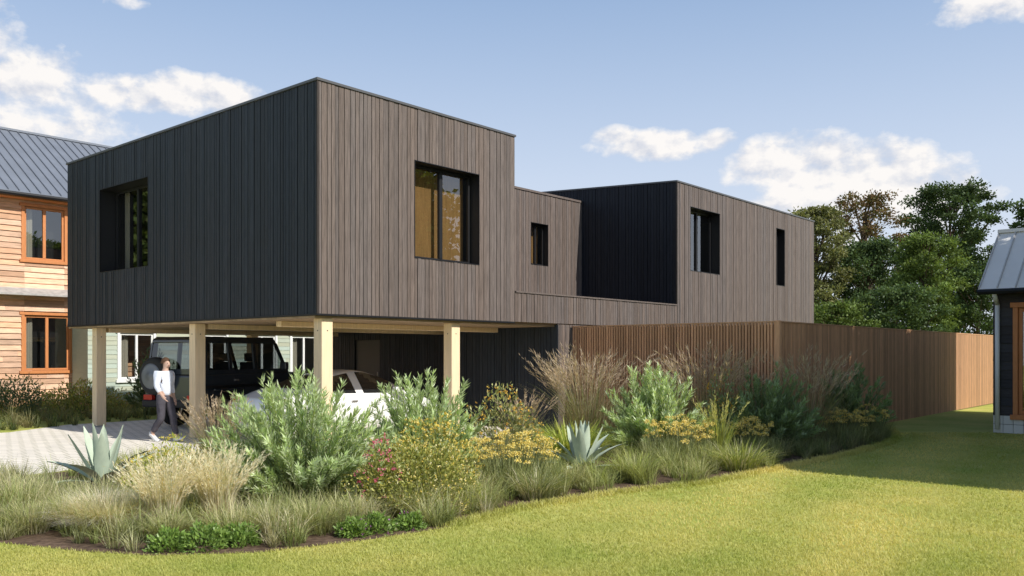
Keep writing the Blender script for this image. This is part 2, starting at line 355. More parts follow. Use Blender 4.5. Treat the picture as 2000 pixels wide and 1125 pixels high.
def window(parent, T, s0, s1, z0, z1, depth, m_frame, m_reveal, mull=(), fw=.05, curtain=None, casing=None, cspan=None, flat=False):
    mb = MB(T); e = .012; q = .015
    for a in ([(s0,z0,e),(s0,z1,e),(s0,z1,-depth),(s0,z0,-depth)], [(s1,z0,e),(s1,z1,e),(s1,z1,-depth),(s1,z0,-depth)],
              [(s0,z0,e),(s1,z0,e),(s1,z0,-depth),(s0,z0,-depth)], [(s0,z1,e),(s1,z1,e),(s1,z1,-depth),(s0,z1,-depth)]): mb.poly(a)
    mb.box(s0-q, s0, z0-q, z1+q, -.01, e); mb.box(s1, s1+q, z0-q, z1+q, -.01, e); mb.box(s0, s1, z0-q, z0, -.01, e); mb.box(s0, s1, z1, z1+q, -.01, e)
    wn = mb.build('window', m_reveal, parent)
    if casing:
        cm_, cw = casing; mb = MB(T)
        mb.box(s0-cw, s0-.001, z0-.02, z1+.02, .0, .055); mb.box(s1+.001, s1+cw, z0-.02, z1+.02, .0, .055)
        mb.box(s0-cw-.05, s1+cw+.05, z1+.021, z1+cw+.03, 0, .07); mb.box(s0-cw-.05, s1+cw+.05, z0-cw-.03, z0-.021, 0, .09)
        mb.build('casing', cm_, wn, bevel=.006)
    mb = MB(T); d0, d1 = -depth, -depth+.06
    mb.box(s0+.002, s0+fw, z0+.002, z1-.002, d0, d1); mb.box(s1-fw, s1-.002, z0+.002, z1-.002, d0, d1)
    mb.box(s0+fw, s1-fw, z0+.002, z0+fw, d0, d1); mb.box(s0+fw, s1-fw, z1-fw, z1-.002, d0, d1)
    for mm in mull: mb.box(mm-fw*.7, mm+fw*.7, z0+fw, z1-fw, d0+.004, d1+.012)
    mb.build('frame', m_frame, wn, bevel=.004)
    mb = MB(T); mb.poly([(s0+fw*.5, z0+fw*.5, d0+.028), (s1-fw*.5, z0+fw*.5, d0+.028), (s1-fw*.5, z1-fw*.5, d0+.028), (s0+fw*.5, z1-fw*.5, d0+.028)])
    mb.build('pane', M_glass, wn)
    if curtain:
        mb = MB(T); a, b_ = cspan or (s0, s1); k = int((b_-a)/.03); pr = None
        for i in range(k+1):
            s = a+(b_-a)*i/k; o = -depth-.16+(0 if flat else .02*math.sin(s*34)+.01*math.sin(s*81))
            if pr: mb.poly([(pr[0], z0-.05, pr[1]), (s, z0-.05, o), (s, z1+.05, o), (pr[0], z1+.05, pr[1])])
            pr = (s, o)
        mb.build('timber_lining' if flat else 'curtain', curtain, wn, smooth=True)
    return wn

# ------------------------------------------------------------------ main house
house = thing('modern_house', 'dark timber clad modern house raised on pale posts over a carport', 'house', C0, ROT)
ZB, ZT = 2.49, 6.52
TL = lambda s, z, o: (-o, s, z)                    # shaded facade
TR = lambda s, z, o: (s, -o, z)                    # sunlit facade
X1, Y1 = 5.215, 10.3
X2, X3 = 12.15, 21.9
wl = (6.1, 8.45, 3.72, 5.66); wr = (2.27, 4.07, 3.65, 5.51)
mb = MB(TL); clad(mb, Y1, ZB, ZT, [wl], tint=SHADE_BLUE); mb.T = TR; clad(mb, X1, ZB, ZT, [wr]); mb.T = None  # left facade boards carry painted shade, right ones plain colour
mb.box(-.012, .03, -.012, .03, ZB, ZT, .35)
mb.poly([(X1, 0, 2.9), (X1, Y1, 2.9), (X1, Y1, ZT), (X1, 0, ZT)]); mb.poly([(0, Y1, ZB), (X1, Y1, ZB), (X1, Y1, ZT), (0, Y1, ZT)])
blk = mb.build('cantilever_block', M_clad, house)
mb = MB(); mb.box(-.03, X1+.02, -.03, Y1+.03, ZT+.001, ZT+.045); mb.build('coping', M_cope, blk)
mb = MB(); mb.box(-.015, X1, -.015, Y1, ZB-.03, ZB-.001); mb.build('drip_trim', M_dark, blk)
window(house, TL, *wl, .42, M_dark, M_dark, mull=[7.3], fw=.06, curtain=M_pale, cspan=(8.15, 8.42))
window(house, TR, *wr, .3, M_dark, M_dark, mull=[3.2], fw=.06, curtain=M_gold, flat=True)
mb = MB(); mb.poly([(.05, 5.6, ZB+.05), (X1-.05, 5.6, ZB+.05), (X1-.05, 5.6, ZT-.1), (.05, 5.6, ZT-.1)], .35); mb.poly([(0, 0, ZB+.06), (X1, 0, ZB+.06), (X1, Y1, ZB+.06), (0, Y1, ZB+.06)], .35); mb.build('interior_wall', M_pale, blk)
YB = 3.29; ZL = 6.36
TK = lambda s, z, o: (X1+s, YB-o, z)
wk = (9.74-X1, 10.5-X1, 4.33, 5.5)
mb = MB(TK); clad(mb, X2-X1, 2.9, ZL, [wk]); mb.T = None
lk = mb.build('link_block', M_clad, house)
mb = MB(); mb.poly([(X1, Y1, 2.5), (X2, Y1, 2.5), (X2, Y1, ZL), (X1, Y1, ZL)]); mb.build('rear_wall', M_clad, lk)
mb = MB(); mb.box(X1+.02, X2-.01, YB-.035, Y1, ZL+.001, ZL+.06); mb.build('coping', M_clad, lk)
window(house, TK, *wk, .22, M_dark, M_dark, mull=[(wk[0]+wk[1])/2], fw=.045, curtain=M_gold, flat=True)
TP = lambda s, z, o: (X1+s, -o, z)
mb = MB(TP); clad(mb, X2-X1, ZB, 3.13); mb.T = None
mb.poly([(X1, .14, 2.9), (X2, .14, 2.9), (X2, .14, 3.13), (X1, .14, 3.13)])
pp = mb.build('parapet', M_clad, house)
mb = MB(); mb.box(X1+.02, X2-.02, -.03, .16, 3.131, 3.165); mb.build('coping', M_clad, pp)
mb = MB(); mb.box(X1+.01, X2-.01, .02, YB, ZB+.02, 2.9); mb.build('terrace_deck', M_roof, house)
zr = lambda y: 6.58+.055*y
w2 = (12.9-X2, 14.65-X2, 4.17, 5.98); w3 = (18.68-X2, 19.34-X2, 4.1, 6.0); YE = 9.0
TE = lambda s, z, o: (X2+s, -o, z); TF = lambda s, z, o: (X2-o, s, z)
mb = MB(TE); clad(mb, X3-X2, ZB-.35, 6.58, [w2, w3]); mb.T = TF; clad(mb, YE, 2.5, 0, ztop=zr, tint=(.14, .19, .28)); mb.T = None  # inner side face tinted darker, its shade put into the board colour
mb.box(X2-.012, X2+.03, -.012, .03, ZB-.3, 6.58, .35)
mb.poly([(X3, 0, 0), (X3, YE, 0), (X3, YE, zr(YE)), (X3, 0, zr(0))]); mb.poly([(X2, YE, 0), (X3, YE, 0), (X3, YE, zr(YE)), (X2, YE, zr(YE))])
eb = mb.build('end_block', M_clad, house)
mb = MB(); mb.hexa([(X2-.03,-.03,6.581),(X3+.02,-.03,6.581),(X3+.02,YE,zr(YE)),(X2-.03,YE,zr(YE)),(X2-.03,-.03,6.625),(X3+.02,-.03,6.625),(X3+.02,YE,zr(YE)+.045),(X2-.03,YE,zr(YE)+.045)]); mb.build('coping', M_cope, eb)
mb = MB(); mb.poly([(X2+.05, 2.5, 2.6), (X3, 2.5, 2.6), (X3, 2.5, 6.4), (X2+.05, 2.5, 6.4)]); mb.build('interior_wall', M_dark, eb)
window(house, TE, *w2, .34, M_dark, M_dark, mull=[(w2[0]+w2[1])/2], fw=.06, curtain=M_pale, cspan=(w2[0], w2[0]+.55))
window(house, TE, *w3, .3, M_dark, M_dark, fw=.05)
TG = lambda s, z, o: (6.76-o, s, z); TH = lambda s, z, o: (7.6-o, 3.6+s, z); TI = lambda s, z, o: (6.76+s, -o+.02, z)
dr = (7.3-3.6, 8.45-3.6, 0.0, 2.2)
mb = MB(TG); clad(mb, 3.6, 0, ZB-.03, tint=SHADE_BLUE); mb.T = TH; clad(mb, 6.7, 0, ZB-.03, [dr], tint=(.4, .5, .65)); mb.T = TI; clad(mb, X2-6.76+.02, 0, ZB-.02)  # carport walls tinted blue black, shade painted into the boards
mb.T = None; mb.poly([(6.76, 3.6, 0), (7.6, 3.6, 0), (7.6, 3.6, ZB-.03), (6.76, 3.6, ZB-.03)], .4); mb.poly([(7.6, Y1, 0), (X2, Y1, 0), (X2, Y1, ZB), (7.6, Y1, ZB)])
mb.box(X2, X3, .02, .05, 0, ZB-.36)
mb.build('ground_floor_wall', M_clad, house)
mb = MB(TH); mb.box(dr[0]+.01, dr[1]-.01, .02, dr[3]-.01, -.1, -.05); dd = mb.build('door', mat('door_leaf', (.17, .15, .135), .5), house)
mb = MB(TH); mb.box(dr[0]+.1, dr[0]+.13, .95, 1.25, -.05, -.01); mb.build('handle', M_rim, dd)
mb = MB(); y = .1
while y < Y1-.05:
    mb.box(.02, 7.6, y, min(y+.16, Y1-.02), ZB-.07, ZB-.035, random.uniform(.8, 1.15)); y += .165
mb.box(X1, 7.6, .1, Y1, ZB-.03, ZB+.01)
mb.build('soffit', M_soff, house)
for y in (1.9, 4.55, 9.2):
    mb = MB(); mb.box(.5, 7.5 if y > 3.6 else 6.7, y-.09, y+.09, ZB-.18, ZB-.072); mb.build('beam', M_post, house, bevel=.01)
for (x, y) in ((.3, .24), (.3, 4.55), (.3, 9.2), (3.55, .27), (5.0, 9.9)):
    mb = MB(); mb.box(x-.12, x+.12, y-.12, y+.12, .04, ZB-.072); p = mb.build('post', M_post, house, bevel=.012)
    mb = MB(); mb.box(x-.1, x+.1, y-.1, y+.1, .008, .04); mb.build('post_base', M_rim, p)
    mb = MB(); mb.tube((x-.124, y, 2.2), (x-.119, y, 2.2), .012); mb.build('bolt', M_dark, p)
    mb = MB(); mb.tube((x, y-.124, 2.2), (x, y-.119, 2.2), .012); mb.build('bolt', M_dark, p)

# ------------------------------------------------------------------ fence
fn = thing('slat_fence', 'brown vertical slat timber fence turning a corner beside the dark house', 'fence', W(7.3, -5.08), ROT)
def slats(T, L, h):
    mb = MB(T); s = .04
    while s < L:
        mb.box(s-.021, s+.021, .03, h+random.uniform(-.003, .003), .012, .045, random.uniform(.75, 1.18)); s += .068
    mb.build('slat_panel', M_fence, fn)
    mb = MB(T); mb.box(0.03, L, .05, h-.04, -.03, .01, .28); mb.build('backing_board', M_fence, fn)
    mb = MB(T); mb.box(0.0, L, h+.004, h+.03, -.04, .055, .9); mb.build('cap_rail', M_fence, fn)
slats(lambda s, z, o: (-o, s, z), 5.06, 2.41); slats(lambda s, z, o: (s, -o, z), 18.8, 2.41)
mb = MB(); mb.box(-.07, .03, -.07, .03, 0, 2.45, 1.1); mb.build('corner_post', M_fence, fn, bevel=.006)

# ------------------------------------------------------------------ timber house on the left
S = 1.14
oh = thing('timber_house', 'honey coloured horizontal timber clad house with blue grey metal roof at left', 'house', (-13.2*S, 27*S), ROT)
zz = lambda z: 1.8+(z-1.8)*S
TO = lambda s, z, o: (s*S, -o, z)
hu = (-1.87, -.746, zz(4.6), zz(6.14)); hl = (-1.87, -.6, zz(1.3), zz(2.92))
mb = MB(TO); lap(mb, -9, 4.4, 0, zz(6.5), [hu, hl], proud=.045, var=.3); mb.T = None
mb.box(-9*S, 4.4*S, .02, .03, 0, .1)
for x in (-9*S, 4.4*S): mb.poly([(x, 0, 0), (x, 9, 0), (x, 9, 7.1), (x, 4.5, 10.1), (x, 0, 7.1)], .8)
mb.poly([(-9*S, 9, 0), (4.4*S, 9, 0), (4.4*S, 9, 7.1), (-9*S, 9, 7.1)], .8)
mb.build('wall', M_orange, oh)
mb = MB(); ze, zrg = zz(6.5), zz(9.25)
def pitched(mb, x0, x1, y0, yr, y1, z0, zr_, th=.1, pitch=.42):
    mb.add([(x0,y0,z0),(x1,y0,z0),(x1,yr,zr_),(x0,yr,zr_),(x0,y0,z0-th),(x1,y0,z0-th),(x1,yr,zr_-th),(x0,yr,zr_-th)], [(0,1,2,3),(7,6,5,4),(0,4,5,1),(1,5,6,2),(3,7,4,0)])
    mb.add([(x0,y1,z0),(x1,y1,z0),(x1,yr,zr_),(x0,yr,zr_),(x0,y1,z0-th),(x1,y1,z0-th),(x1,yr,zr_-th),(x0,yr,zr_-th)], [(3,2,1,0),(4,5,6,7),(0,1,5,4),(1,2,6,5),(3,0,4,7)])
    x = x0+.02
    while x < x1:
        for ya in (y0, y1):
            mb.add([(x-.015,ya,z0+.001),(x+.015,ya,z0+.001),(x+.015,yr,zr_+.001),(x-.015,yr,zr_+.001),(x-.012,ya,z0+.045),(x+.012,ya,z0+.045),(x+.012,yr,zr_+.045),(x-.012,yr,zr_+.045)],
                   [(4,5,6,7),(0,1,5,4),(1,2,6,5),(3,0,4,7)], .7)
        x += pitch
    mb.box(x0, x1, yr-.1, yr+.1, zr_-.02, zr_+.06)
pitched(mb, -9.4*S, 4.8*S, -.5, 4.5, 9.5, ze, zrg, pitch=.33)
rf = mb.build('roof', M_seam, oh)
mb = MB(); mb.tube((-9.4*S, -.56, ze-.1), (4.8*S, -.56, ze-.1), .07); mb.build('gutter', M_dark, rf)
mb = MB(); mb.box(-9.3*S, 4.7*S, -.48, -.03, ze-.2, ze-.14); mb.build('eave_board', M_oframe, rf)
mb = MB(); zs = zz(3.55)
mb.add([(-9*S,-.5,zs),(4.4*S,-.5,zs),(4.4*S,-.03,zs+.22),(-9*S,-.03,zs+.22),(-9*S,-.5,zs-.06),(4.4*S,-.5,zs-.06),(4.4*S,-.03,zs-.06),(-9*S,-.03,zs-.06)], [(0,1,2,3),(7,6,5,4),(0,4,5,1),(1,5,6,2),(3,7,4,0)])
mb.build('skirt_roof', mat('grey_canopy', (.4, .38, .36), .6, .3, noise=6, amt=.3), oh)
for q in (hu, hl):
    window(oh, TO, *q, .07, M_oframe, M_oframe, mull=[(q[0]+q[1])/2], fw=.06, casing=(M_oframe, .09), curtain=M_pale, cspan=(q[0], q[0]+.3))
mb = MB(); mb.poly([(-8*S, .6, .3), (3*S, .6, .3), (3*S, .6, 7), (-8*S, .6, 7)]); mb.build('interior_wall', M_dark, oh)

# pale green annex seen through the carport
cb = thing('clapboard_annex', 'low pale green clapboard building with white windows seen through the carport', 'building', (-13.2*S, 27*S), ROT)
TC = lambda s, z, o: (s, -1.3-o, z)
cw = [(.5, 1.7, .9, 2.5), (3.4, 4.6, .9, 2.5), (5.6, 6.8, .9, 2.5), (7.6, 8.8, .9, 2.5)]
mb = MB(TC); lap(mb, -.6, 12, 0, 3.1, cw, ch=.16, proud=.02, var=.06); mb.T = None
mb.poly([(-.6, -1.3, 0), (-.6, -.06, 0), (-.6, -.06, 3.1), (-.6, -1.3, 3.1)]); mb.poly([(12, -1.3, 0), (12, 5, 0), (12, 5, 3.1), (12, -1.3, 3.1)]); mb.poly([(5.2, 5, 0), (12, 5, 0), (12, 5, 3.1), (5.2, 5, 3.1)])
mb.build('wall', M_green, cb)
mb = MB(); mb.box(-.7, 5.1, -1.5, -.06, 3.11, 3.2); mb.box(5.1, 12.2, -1.5, 5.2, 3.11, 3.2); mb.build('roof', M_seam, cb)
for q in cw: window(cb, TC, *q, .06, M_white, M_white, mull=[(q[0]+q[1])/2], fw=.06, casing=(M_white, .1), curtain=M_pale, cspan=(q[0], q[0]+.4))

# ------------------------------------------------------------------ dark house on the right
Q = (10.9, 19.6)
def QW(al, be): return (Q[0]+al*AX[0]-be*BX[0], Q[1]+al*AX[1]-be*BX[1])
rh = thing('dark_house', 'small dark boarded house with grey standing seam roof at right edge', 'house', Q, ROT)
TQ = lambda s, z, o: (-o, -s, z)
dw = (.5, 1.7, .45, 2.8)
mb = MB(TQ); lap(mb, 0, 4.5, .42, 3.3, [dw], ch=.2, proud=.025); mb.T = None
mb.poly([(0, 0, .0), (3.2, 0, .0), (3.2, 0, 3.3), (1.6, 0, 4.55), (0, 0, 3.3)]); mb.box(3.2, 7.7, -4.6, -.02, 0, 4.6, .9)  # flat box behind the gable is unseen, added to shade the far fence
mb.poly([(0, -4.5, .0), (3.2, -4.5, .0), (3.2, -4.5, 3.3), (1.6, -4.5, 4.55), (0, -4.5, 3.3)])
mb.box(.03, .05, -4.4, -.1, 0, .4)
mb.build('wall', M_dside, rh)
mb = MB(TQ)
for i in range(22):
    for j in range(2): mb.box(.01+i*.2, .2+i*.2, .01+j*.2, .2+j*.2, .0, .035, random.uniform(.9, 1.05))
mb.build('tile_plinth', M_tile, rh)
mb = MB(lambda x, y, z: (y, -x, z)); pitched(mb, -.22, 4.8, -.4, 1.6, 3.6, 3.24, 4.72, .1, .36); rr = mb.build('roof', M_seam2, rh)
mb = MB(); mb.tube((-.46, .22, 3.17), (-.46, -4.8, 3.17), .06); mb.build('gutter', M_dark, rr)
mb = MB(); mb.tube((-.08, -.1, .1), (-.08, -.1, 2.9), .05); mb.tube((-.08, -.1, 2.9), (-.42, -.1, 3.14), .05); mb.build('downpipe', M_white, rh, smooth=True)
window(rh, TQ, *dw, .07, M_oframe, M_oframe, mull=[1.1], fw=.08, casing=(M_oframe, .1))
mb = MB(); mb.poly([(.5, -.2, .3), (.5, -4.3, .3), (.5, -4.3, 3.2), (.5, -.2, 3.2)]); mb.build('interior_wall', M_dark, rh)
# unseen house added on the right, shaped to shade fence and far lawn
gh = thing('shadow_house', 'tall dark house added outside the picture, shaped so its shadow crosses the lawn', 'house', Q, ROT)
mb = MB(); FX = -8.5; prof = [(FX, 0), (-1.2, 0), (-1.2, 8.6), (-6.1, 8.6), (FX, 4.5)]
mb.poly([(x, -5.0, z) for x, z in prof]); mb.poly([(x, -12, z) for x, z in prof])
mb.poly([(FX, -5, 0), (FX, -12, 0), (FX, -12, 4.5), (FX, -5, 4.5)]); mb.poly([(-1.2, -5, 0), (-1.2, -12, 0), (-1.2, -12, 8.6), (-1.2, -5, 8.6)])
mb.build('wall', M_dside, gh)
mb = MB(); mb.hexa([(FX-.2,-12.2,4.2),(-6.1,-12.2,8.62),(-6.1,-4.8,8.62),(FX-.2,-4.8,4.2),(FX-.2,-12.2,4.3),(-6.1,-12.2,8.74),(-6.1,-4.8,8.74),(FX-.2,-4.8,4.3)]); mb.box(-6.1, -1.0, -12.2, -4.8, 8.62, 8.74); mb.build('roof', M_seam2, gh)
window(gh, lambda s, z, o: (FX-o, -s, z), 7, 8.6, 1, 2.5, .08, M_oframe, M_oframe, mull=[7.8], fw=.07)

# ------------------------------------------------------------------ vehicles
def wheel(parent, x, y, z, r, wd, side, name='wheel'):
    mb = MB(); mb.lathe([(.0, -.02), (.09, -.02), (.09, .02*side+wd*.4*side)], x, y, z, 14); wo_ = mb.build(name, M_dark, parent, smooth=True)
    h = wd/2
    mb = MB(); mb.lathe([(r*.66, -h), (r*.9, -h), (r*.985, -h*.75), (r, -h*.4), (r, h*.4), (r*.985, h*.75), (r*.9, h), (r*.66, h), (r*.66, -h)], x, y, z, 32); mb.build('tyre', M_tyre, wo_, smooth=True)
    mb = MB(); o = side*h*.55
    mb.lathe([(r*.665, -h*.9), (r*.665, h*.9), (r*.6, o), (r*.585, o*.5)], x, y, z, 32)
    for i in range(5):
        a = 2*math.pi*i/5+.3; ca_, sa_ = math.cos(a), math.sin(a)
        def P(rr, tt, oo): return (x+rr*ca_-tt*sa_, y+oo, z+rr*sa_+tt*ca_)
        pts = [P(.03, -.045, o), P(r*.62, -.035, o), P(r*.62, .035, o), P(.03, .045, o), P(.03, -.045, o*.5), P(r*.62, -.035, o*.5), P(r*.62, .035, o*.5), P(.03, .045, o*.5)]
        mb.add(pts, [(0,1,2,3),(7,6,5,4),(0,4,5,1),(1,5,6,2),(2,6,7,3)])
    mb.lathe([(0, o*1.05), (.06, o*1.05), (.06, o*.5)], x, y, z, 14)
    mb.build('rim', M_rim, wo_)
    return wo_
sv = thing('off_road_vehicle', 'dark boxy off road vehicle with rear spare wheel parked under the carport', 'car', (-7.08, 22.3, .008), ROT+R(17))
sv.scale = (1.02, 1.02, 1.045)
L2 = 2.12
def arch(xc, r, z0, n=10): return [(xc-r*math.cos(math.pi*i/n), max(z0, .42+r*math.sin(math.pi*i/n)-.02)) for i in range(n+1)]
prof = [(-L2, .56), (-L2, 1.2), (-L2+.04, 1.24), (.98, 1.25), (1.9, 1.2), (L2-.02, 1.16), (L2, .6)]+[(x, z) for x, z in reversed(arch(1.3, .46, .5))]+[(x, z) for x, z in reversed(arch(-1.28, .46, .5))]
mb = MB(); mb.taper(prof, .88, .87, .5, 1.25); body = mb.build('body', M_black, sv, bevel=.025, fix=True)
hwz = lambda z: .85-.09*(z-1.25)/.8
ZW0, ZW1 = 1.34, 1.93
xr = lambda z: -L2+.03+.07*(z-1.25)/.77          # rear face
xf = lambda z: .96-.40*(z-1.25)/.75              # windscreen face
mb = MB(); prof = [(xr(1.96), 1.95), (xr(2.02), 2.03), (-L2+.2, 2.09), (.45, 2.1), (xf(2.03)-.02, 2.05), (xf(1.96), 1.95)]
mb.taper(prof, hwz(1.95), .74, 1.95, 2.08); mb.build('roof', M_black, sv, bevel=.02, fix=True)
mb = MB()
def pillar(x0b, x1b, x0t, x1t, s):
    q = .05; a, b_ = hwz(1.25), hwz(1.96)
    mb.hexa([(x0b, s*a, 1.24), (x1b, s*a, 1.24), (x1b, s*(a-q), 1.24), (x0b, s*(a-q), 1.24), (x0t, s*b_, 1.96), (x1t, s*b_, 1.96), (x1t, s*(b_-q), 1.96), (x0t, s*(b_-q), 1.96)])
for s in (-1, 1):
    pillar(xr(1.25), -1.9, xr(1.96), -1.86, s); pillar(-1.2, -1.1, -1.2, -1.1, s); pillar(-.34, -.24, -.34, -.24, s); pillar(xf(1.25)-.09, xf(1.25), xf(1.96)-.09, xf(1.96), s)
    mb.box(-1.9, .86, s*.832-.018, s*.832+.018, 1.24, ZW0)
mb.box(xr(1.25), xr(1.25)+.05, -.8, .8, 1.24, 1.36); mb.build('cabin_frame', M_black, sv)
for s in (-1, 1):
    for (a, b_, a2, b2) in ((-1.9, -1.2, -1.86, -1.2), (-1.1, -.34, -1.1, -.34), (-.24, xf(ZW0)-.09, -.24, xf(1.95)-.09)):
        mb = MB(); z0, z1 = ZW0, 1.95
        mb.poly([(a, s*(hwz(z0)-.02), z0), (b_, s*(hwz(z0)-.02), z0), (b2, s*(hwz(z1)-.02), z1), (a2, s*(hwz(z1)-.02), z1)]); mb.build('side_window', M_cart, sv)
    mb = MB(); mb.box(-L2+.02, L2-.1, s*.878-.012, s*.878+.012, .93, .99); mb.build('side_moulding', M_dark, sv)
    for x in (-1.28, 1.3):
        mb = MB(); mb.box(x-.5, x+.5, s*.9-.03, s*.9+.03, .86, .92); mb.build('fender_flare', M_black, sv, bevel=.02)
        mb = MB(); mb.box(x+.2, x+.32, s*.89-.015, s*.89+.015, 1.08, 1.12); mb.build('door_handle', M_rim, sv)
    mb = MB(); mb.box(.55, .68, s*.98-.1, s*.98+.1, 1.3, 1.5); mb.build('side_mirror', M_black, sv, bevel=.03)
    mb = MB(); mb.box(-L2-.13, -L2-.02, s*.66-.13, s*.66+.13, .66, .78); mb.build('tail_light', M_red, sv, bevel=.01)
    mb = MB(); mb.box(-.9, .9, s*.9-.05, s*.9+.05, .42, .48); mb.build('running_board', M_rim, sv, bevel=.01)
    mb = MB(); mb.box(-.1, .02, s*.4-.24, s*.4+.24, 1.0, 1.5); mb.box(-.07, .0, s*.4-.13, s*.4+.13, 1.52, 1.72); mb.build('seat', M_dark, sv, bevel=.02)
    for x in (-1.28, 1.3): wheel(sv, x, s*.76, .41, .41, .26, s)
mb = MB(); mb.poly([(xr(1.36)+.01, -.8, 1.36), (xr(1.36)+.01, .8, 1.36), (xr(1.95)+.01, .73, 1.95), (xr(1.95)+.01, -.73, 1.95)]); mb.build('rear_window', M_cart, sv)
mb = MB(); mb.poly([(xf(1.26)-.02, -.8, 1.26), (xf(1.26)-.02, .8, 1.26), (xf(1.95)-.02, .73, 1.95), (xf(1.95)-.02, -.73, 1.95)]); mb.build('windscreen', M_cart, sv)
mb = MB(); mb.box(-L2-.12, -L2+.05, -.86, .86, .5, .66); mb.build('bumper', M_dark, sv, bevel=.03)
mb = MB(lambda x, y, z: (-L2-.16+y, .42+x, 1.2+z)); mb.lathe([(0, -.1), (.16, -.1), (.3, -.098), (.37, -.085), (.42, -.04), (.43, 0), (.43, .09), (.4, .13), (.0, .13)], 0, 0, 0, 36, 2.2)
spw = mb.build('spare_wheel', M_tyre, sv, smooth=True)
mb = MB(lambda x, y, z: (-L2-.16+y, .42+x, 1.2+z)); mb.lathe([(0, -.122), (.09, -.122), (.1, -.112), (.24, -.112), (.285, -.107), (.29, -.095)], 0, 0, 0, 36); mb.build('cover', mat('cover_metal', (.2, .21, .23), .4, .4, metal=.3), spw, smooth=True)

# white car
cx_, cy_ = W(2.55, 2.6)
wc = thing('white_car', 'white low saloon car parked beside the corner post under the carport', 'car', (cx_, cy_, .008), ROT)
xs = np.concatenate([np.linspace(-2.2, 2.2, 45)])
def sm(px, py): 
    f = np.interp(np.linspace(-2.2, 2.2, 221), px, py); k = np.ones(23)/23; g = np.convolve(np.pad(f, 11, 'edge'), k, 'valid'); return np.interp(xs, np.linspace(-2.2, 2.2, 221), g)
ztp = sm([-2.2, -2.05, -1.8, -1.3, -.7, -.15, .15, .7, 1.3, 1.8, 2.2], [.84, .97, 1.04, 1.18, 1.36, 1.45, 1.44, 1.28, 1.0, .86, .62])
zbl = sm([-2.2, -1.8, -1, .8, 1.15, 1.8, 2.2], [.8, .97, .99, .95, .93, .78, .56])
hw = sm([-2.2, -2.0, -1.3, 0, 1.3, 1.9, 2.2], [.7, .84, .91, .91, .91, .84, .62])
tw = sm([-2.2, -1.8, -1.2, -.6, .4, 1.0, 1.4, 2.2], [.6, .66, .58, .53, .53, .6, .74, .55])
zb_ = sm([-2.2, -2, 2, 2.2], [.42, .24, .22, .34])
def ring(i, e=0.0):
    zb2 = min(zbl[i], ztp[i]-.03)
    a = [(0, zb_[i]), (hw[i]*.9, zb_[i]), (hw[i]*.985, .42), (hw[i]+e, .62), (hw[i]*.985+e, .5*(.62+zbl[i])), (hw[i]*.94+e, zb2), (.5*(hw[i]*.94+tw[i])+e, .5*(zb2+ztp[i]-.045)+e), (tw[i]+e*.6, ztp[i]-.045+e*.5), (tw[i]*.8, ztp[i]-.012+e), (tw[i]*.45, ztp[i]+e), (0, ztp[i]+.004+e)]
    return a
nr = 11; mb = MB()
pts = []
for i in range(len(xs)):
    r_ = ring(i); full = [(xs[i], -y, z) for y, z in r_]+[(xs[i], y, z) for y, z in reversed(r_[1:-1])]; pts += full
K = 2*nr-2
mb.add(pts, [(i*K+j, i*K+(j+1) % K, (i+1)*K+(j+1) % K, (i+1)*K+j) for i in range(len(xs)-1) for j in range(K)]+[tuple(range(K)), tuple(range((len(xs)-1)*K, len(xs)*K))[::-1]])
mb.build('body', M_carw, wc, smooth=True, fix=True)
def panel(name, x0, x1, j0, j1, sides=(-1, 1), m_=M_carg):
    for s in sides:
        mb = MB(); ii = [i for i in range(len(xs)) if x0 <= xs[i] <= x1]
        for a, b_ in zip(ii[:-1], ii[1:]):
            ra, rb = ring(a, .006), ring(b_, .006)
            for j in range(j0, j1): mb.poly([(xs[a], s*ra[j][0], ra[j][1]), (xs[b_], s*rb[j][0], rb[j][1]), (xs[b_], s*rb[j+1][0], rb[j+1][1]), (xs[a], s*ra[j+1][0], ra[j+1][1])])
        mb.build(name, m_, wc, smooth=True)
panel('side_window', -1.15, -.25, 5, 7); panel('side_window', -.15, .85, 5, 7)
def across(name, x0, x1):
    mb = MB(); ii = [i for i in range(len(xs)) if x0 <= xs[i] <= x1]
    for a, b_ in zip(ii[:-1], ii[1:]):
        ra, rb = ring(a, .006), ring(b_, .006)
        A = [(xs[a], -ra[j][0], ra[j][1]) for j in range(7, 11)]+[(xs[a], ra[j][0], ra[j][1]) for j in range(9, 6, -1)]
        B = [(xs[b_], -rb[j][0], rb[j][1]) for j in range(7, 11)]+[(xs[b_], rb[j][0], rb[j][1]) for j in range(9, 6, -1)]
        for k in range(6): mb.poly([A[k], B[k], B[k+1], A[k+1]])
    mb.build(name, M_carg, wc, smooth=True)
across('rear_window', -1.65, -.75); across('windscreen', .45, 1.2)
for s in (-1, 1):
    for x in (-1.35, 1.38): wheel(wc, x, s*.815, .34, .34, .22, s)
    mb = MB(); mb.add([(-2.215, s*.45, .82), (-2.215, s*.68, .82), (-2.0, s*.85, .84), (-2.0, s*.86, .91), (-2.16, s*.7, .92), (-2.18, s*.45, .9)], [(0,1,4,5), (1,2,3,4)]); mb.build('tail_light', M_red, wc)
    mb = MB(); mb.box(.62, .8, s*.98-.07, s*.98+.07, .96, 1.08); mb.build('side_mirror', M_carw, wc, bevel=.03)
    mb = MB(); mb.box(-.45, -.3, s*.912-.012, s*.912+.012, .8, .83); mb.build('door_handle', M_rim, wc)

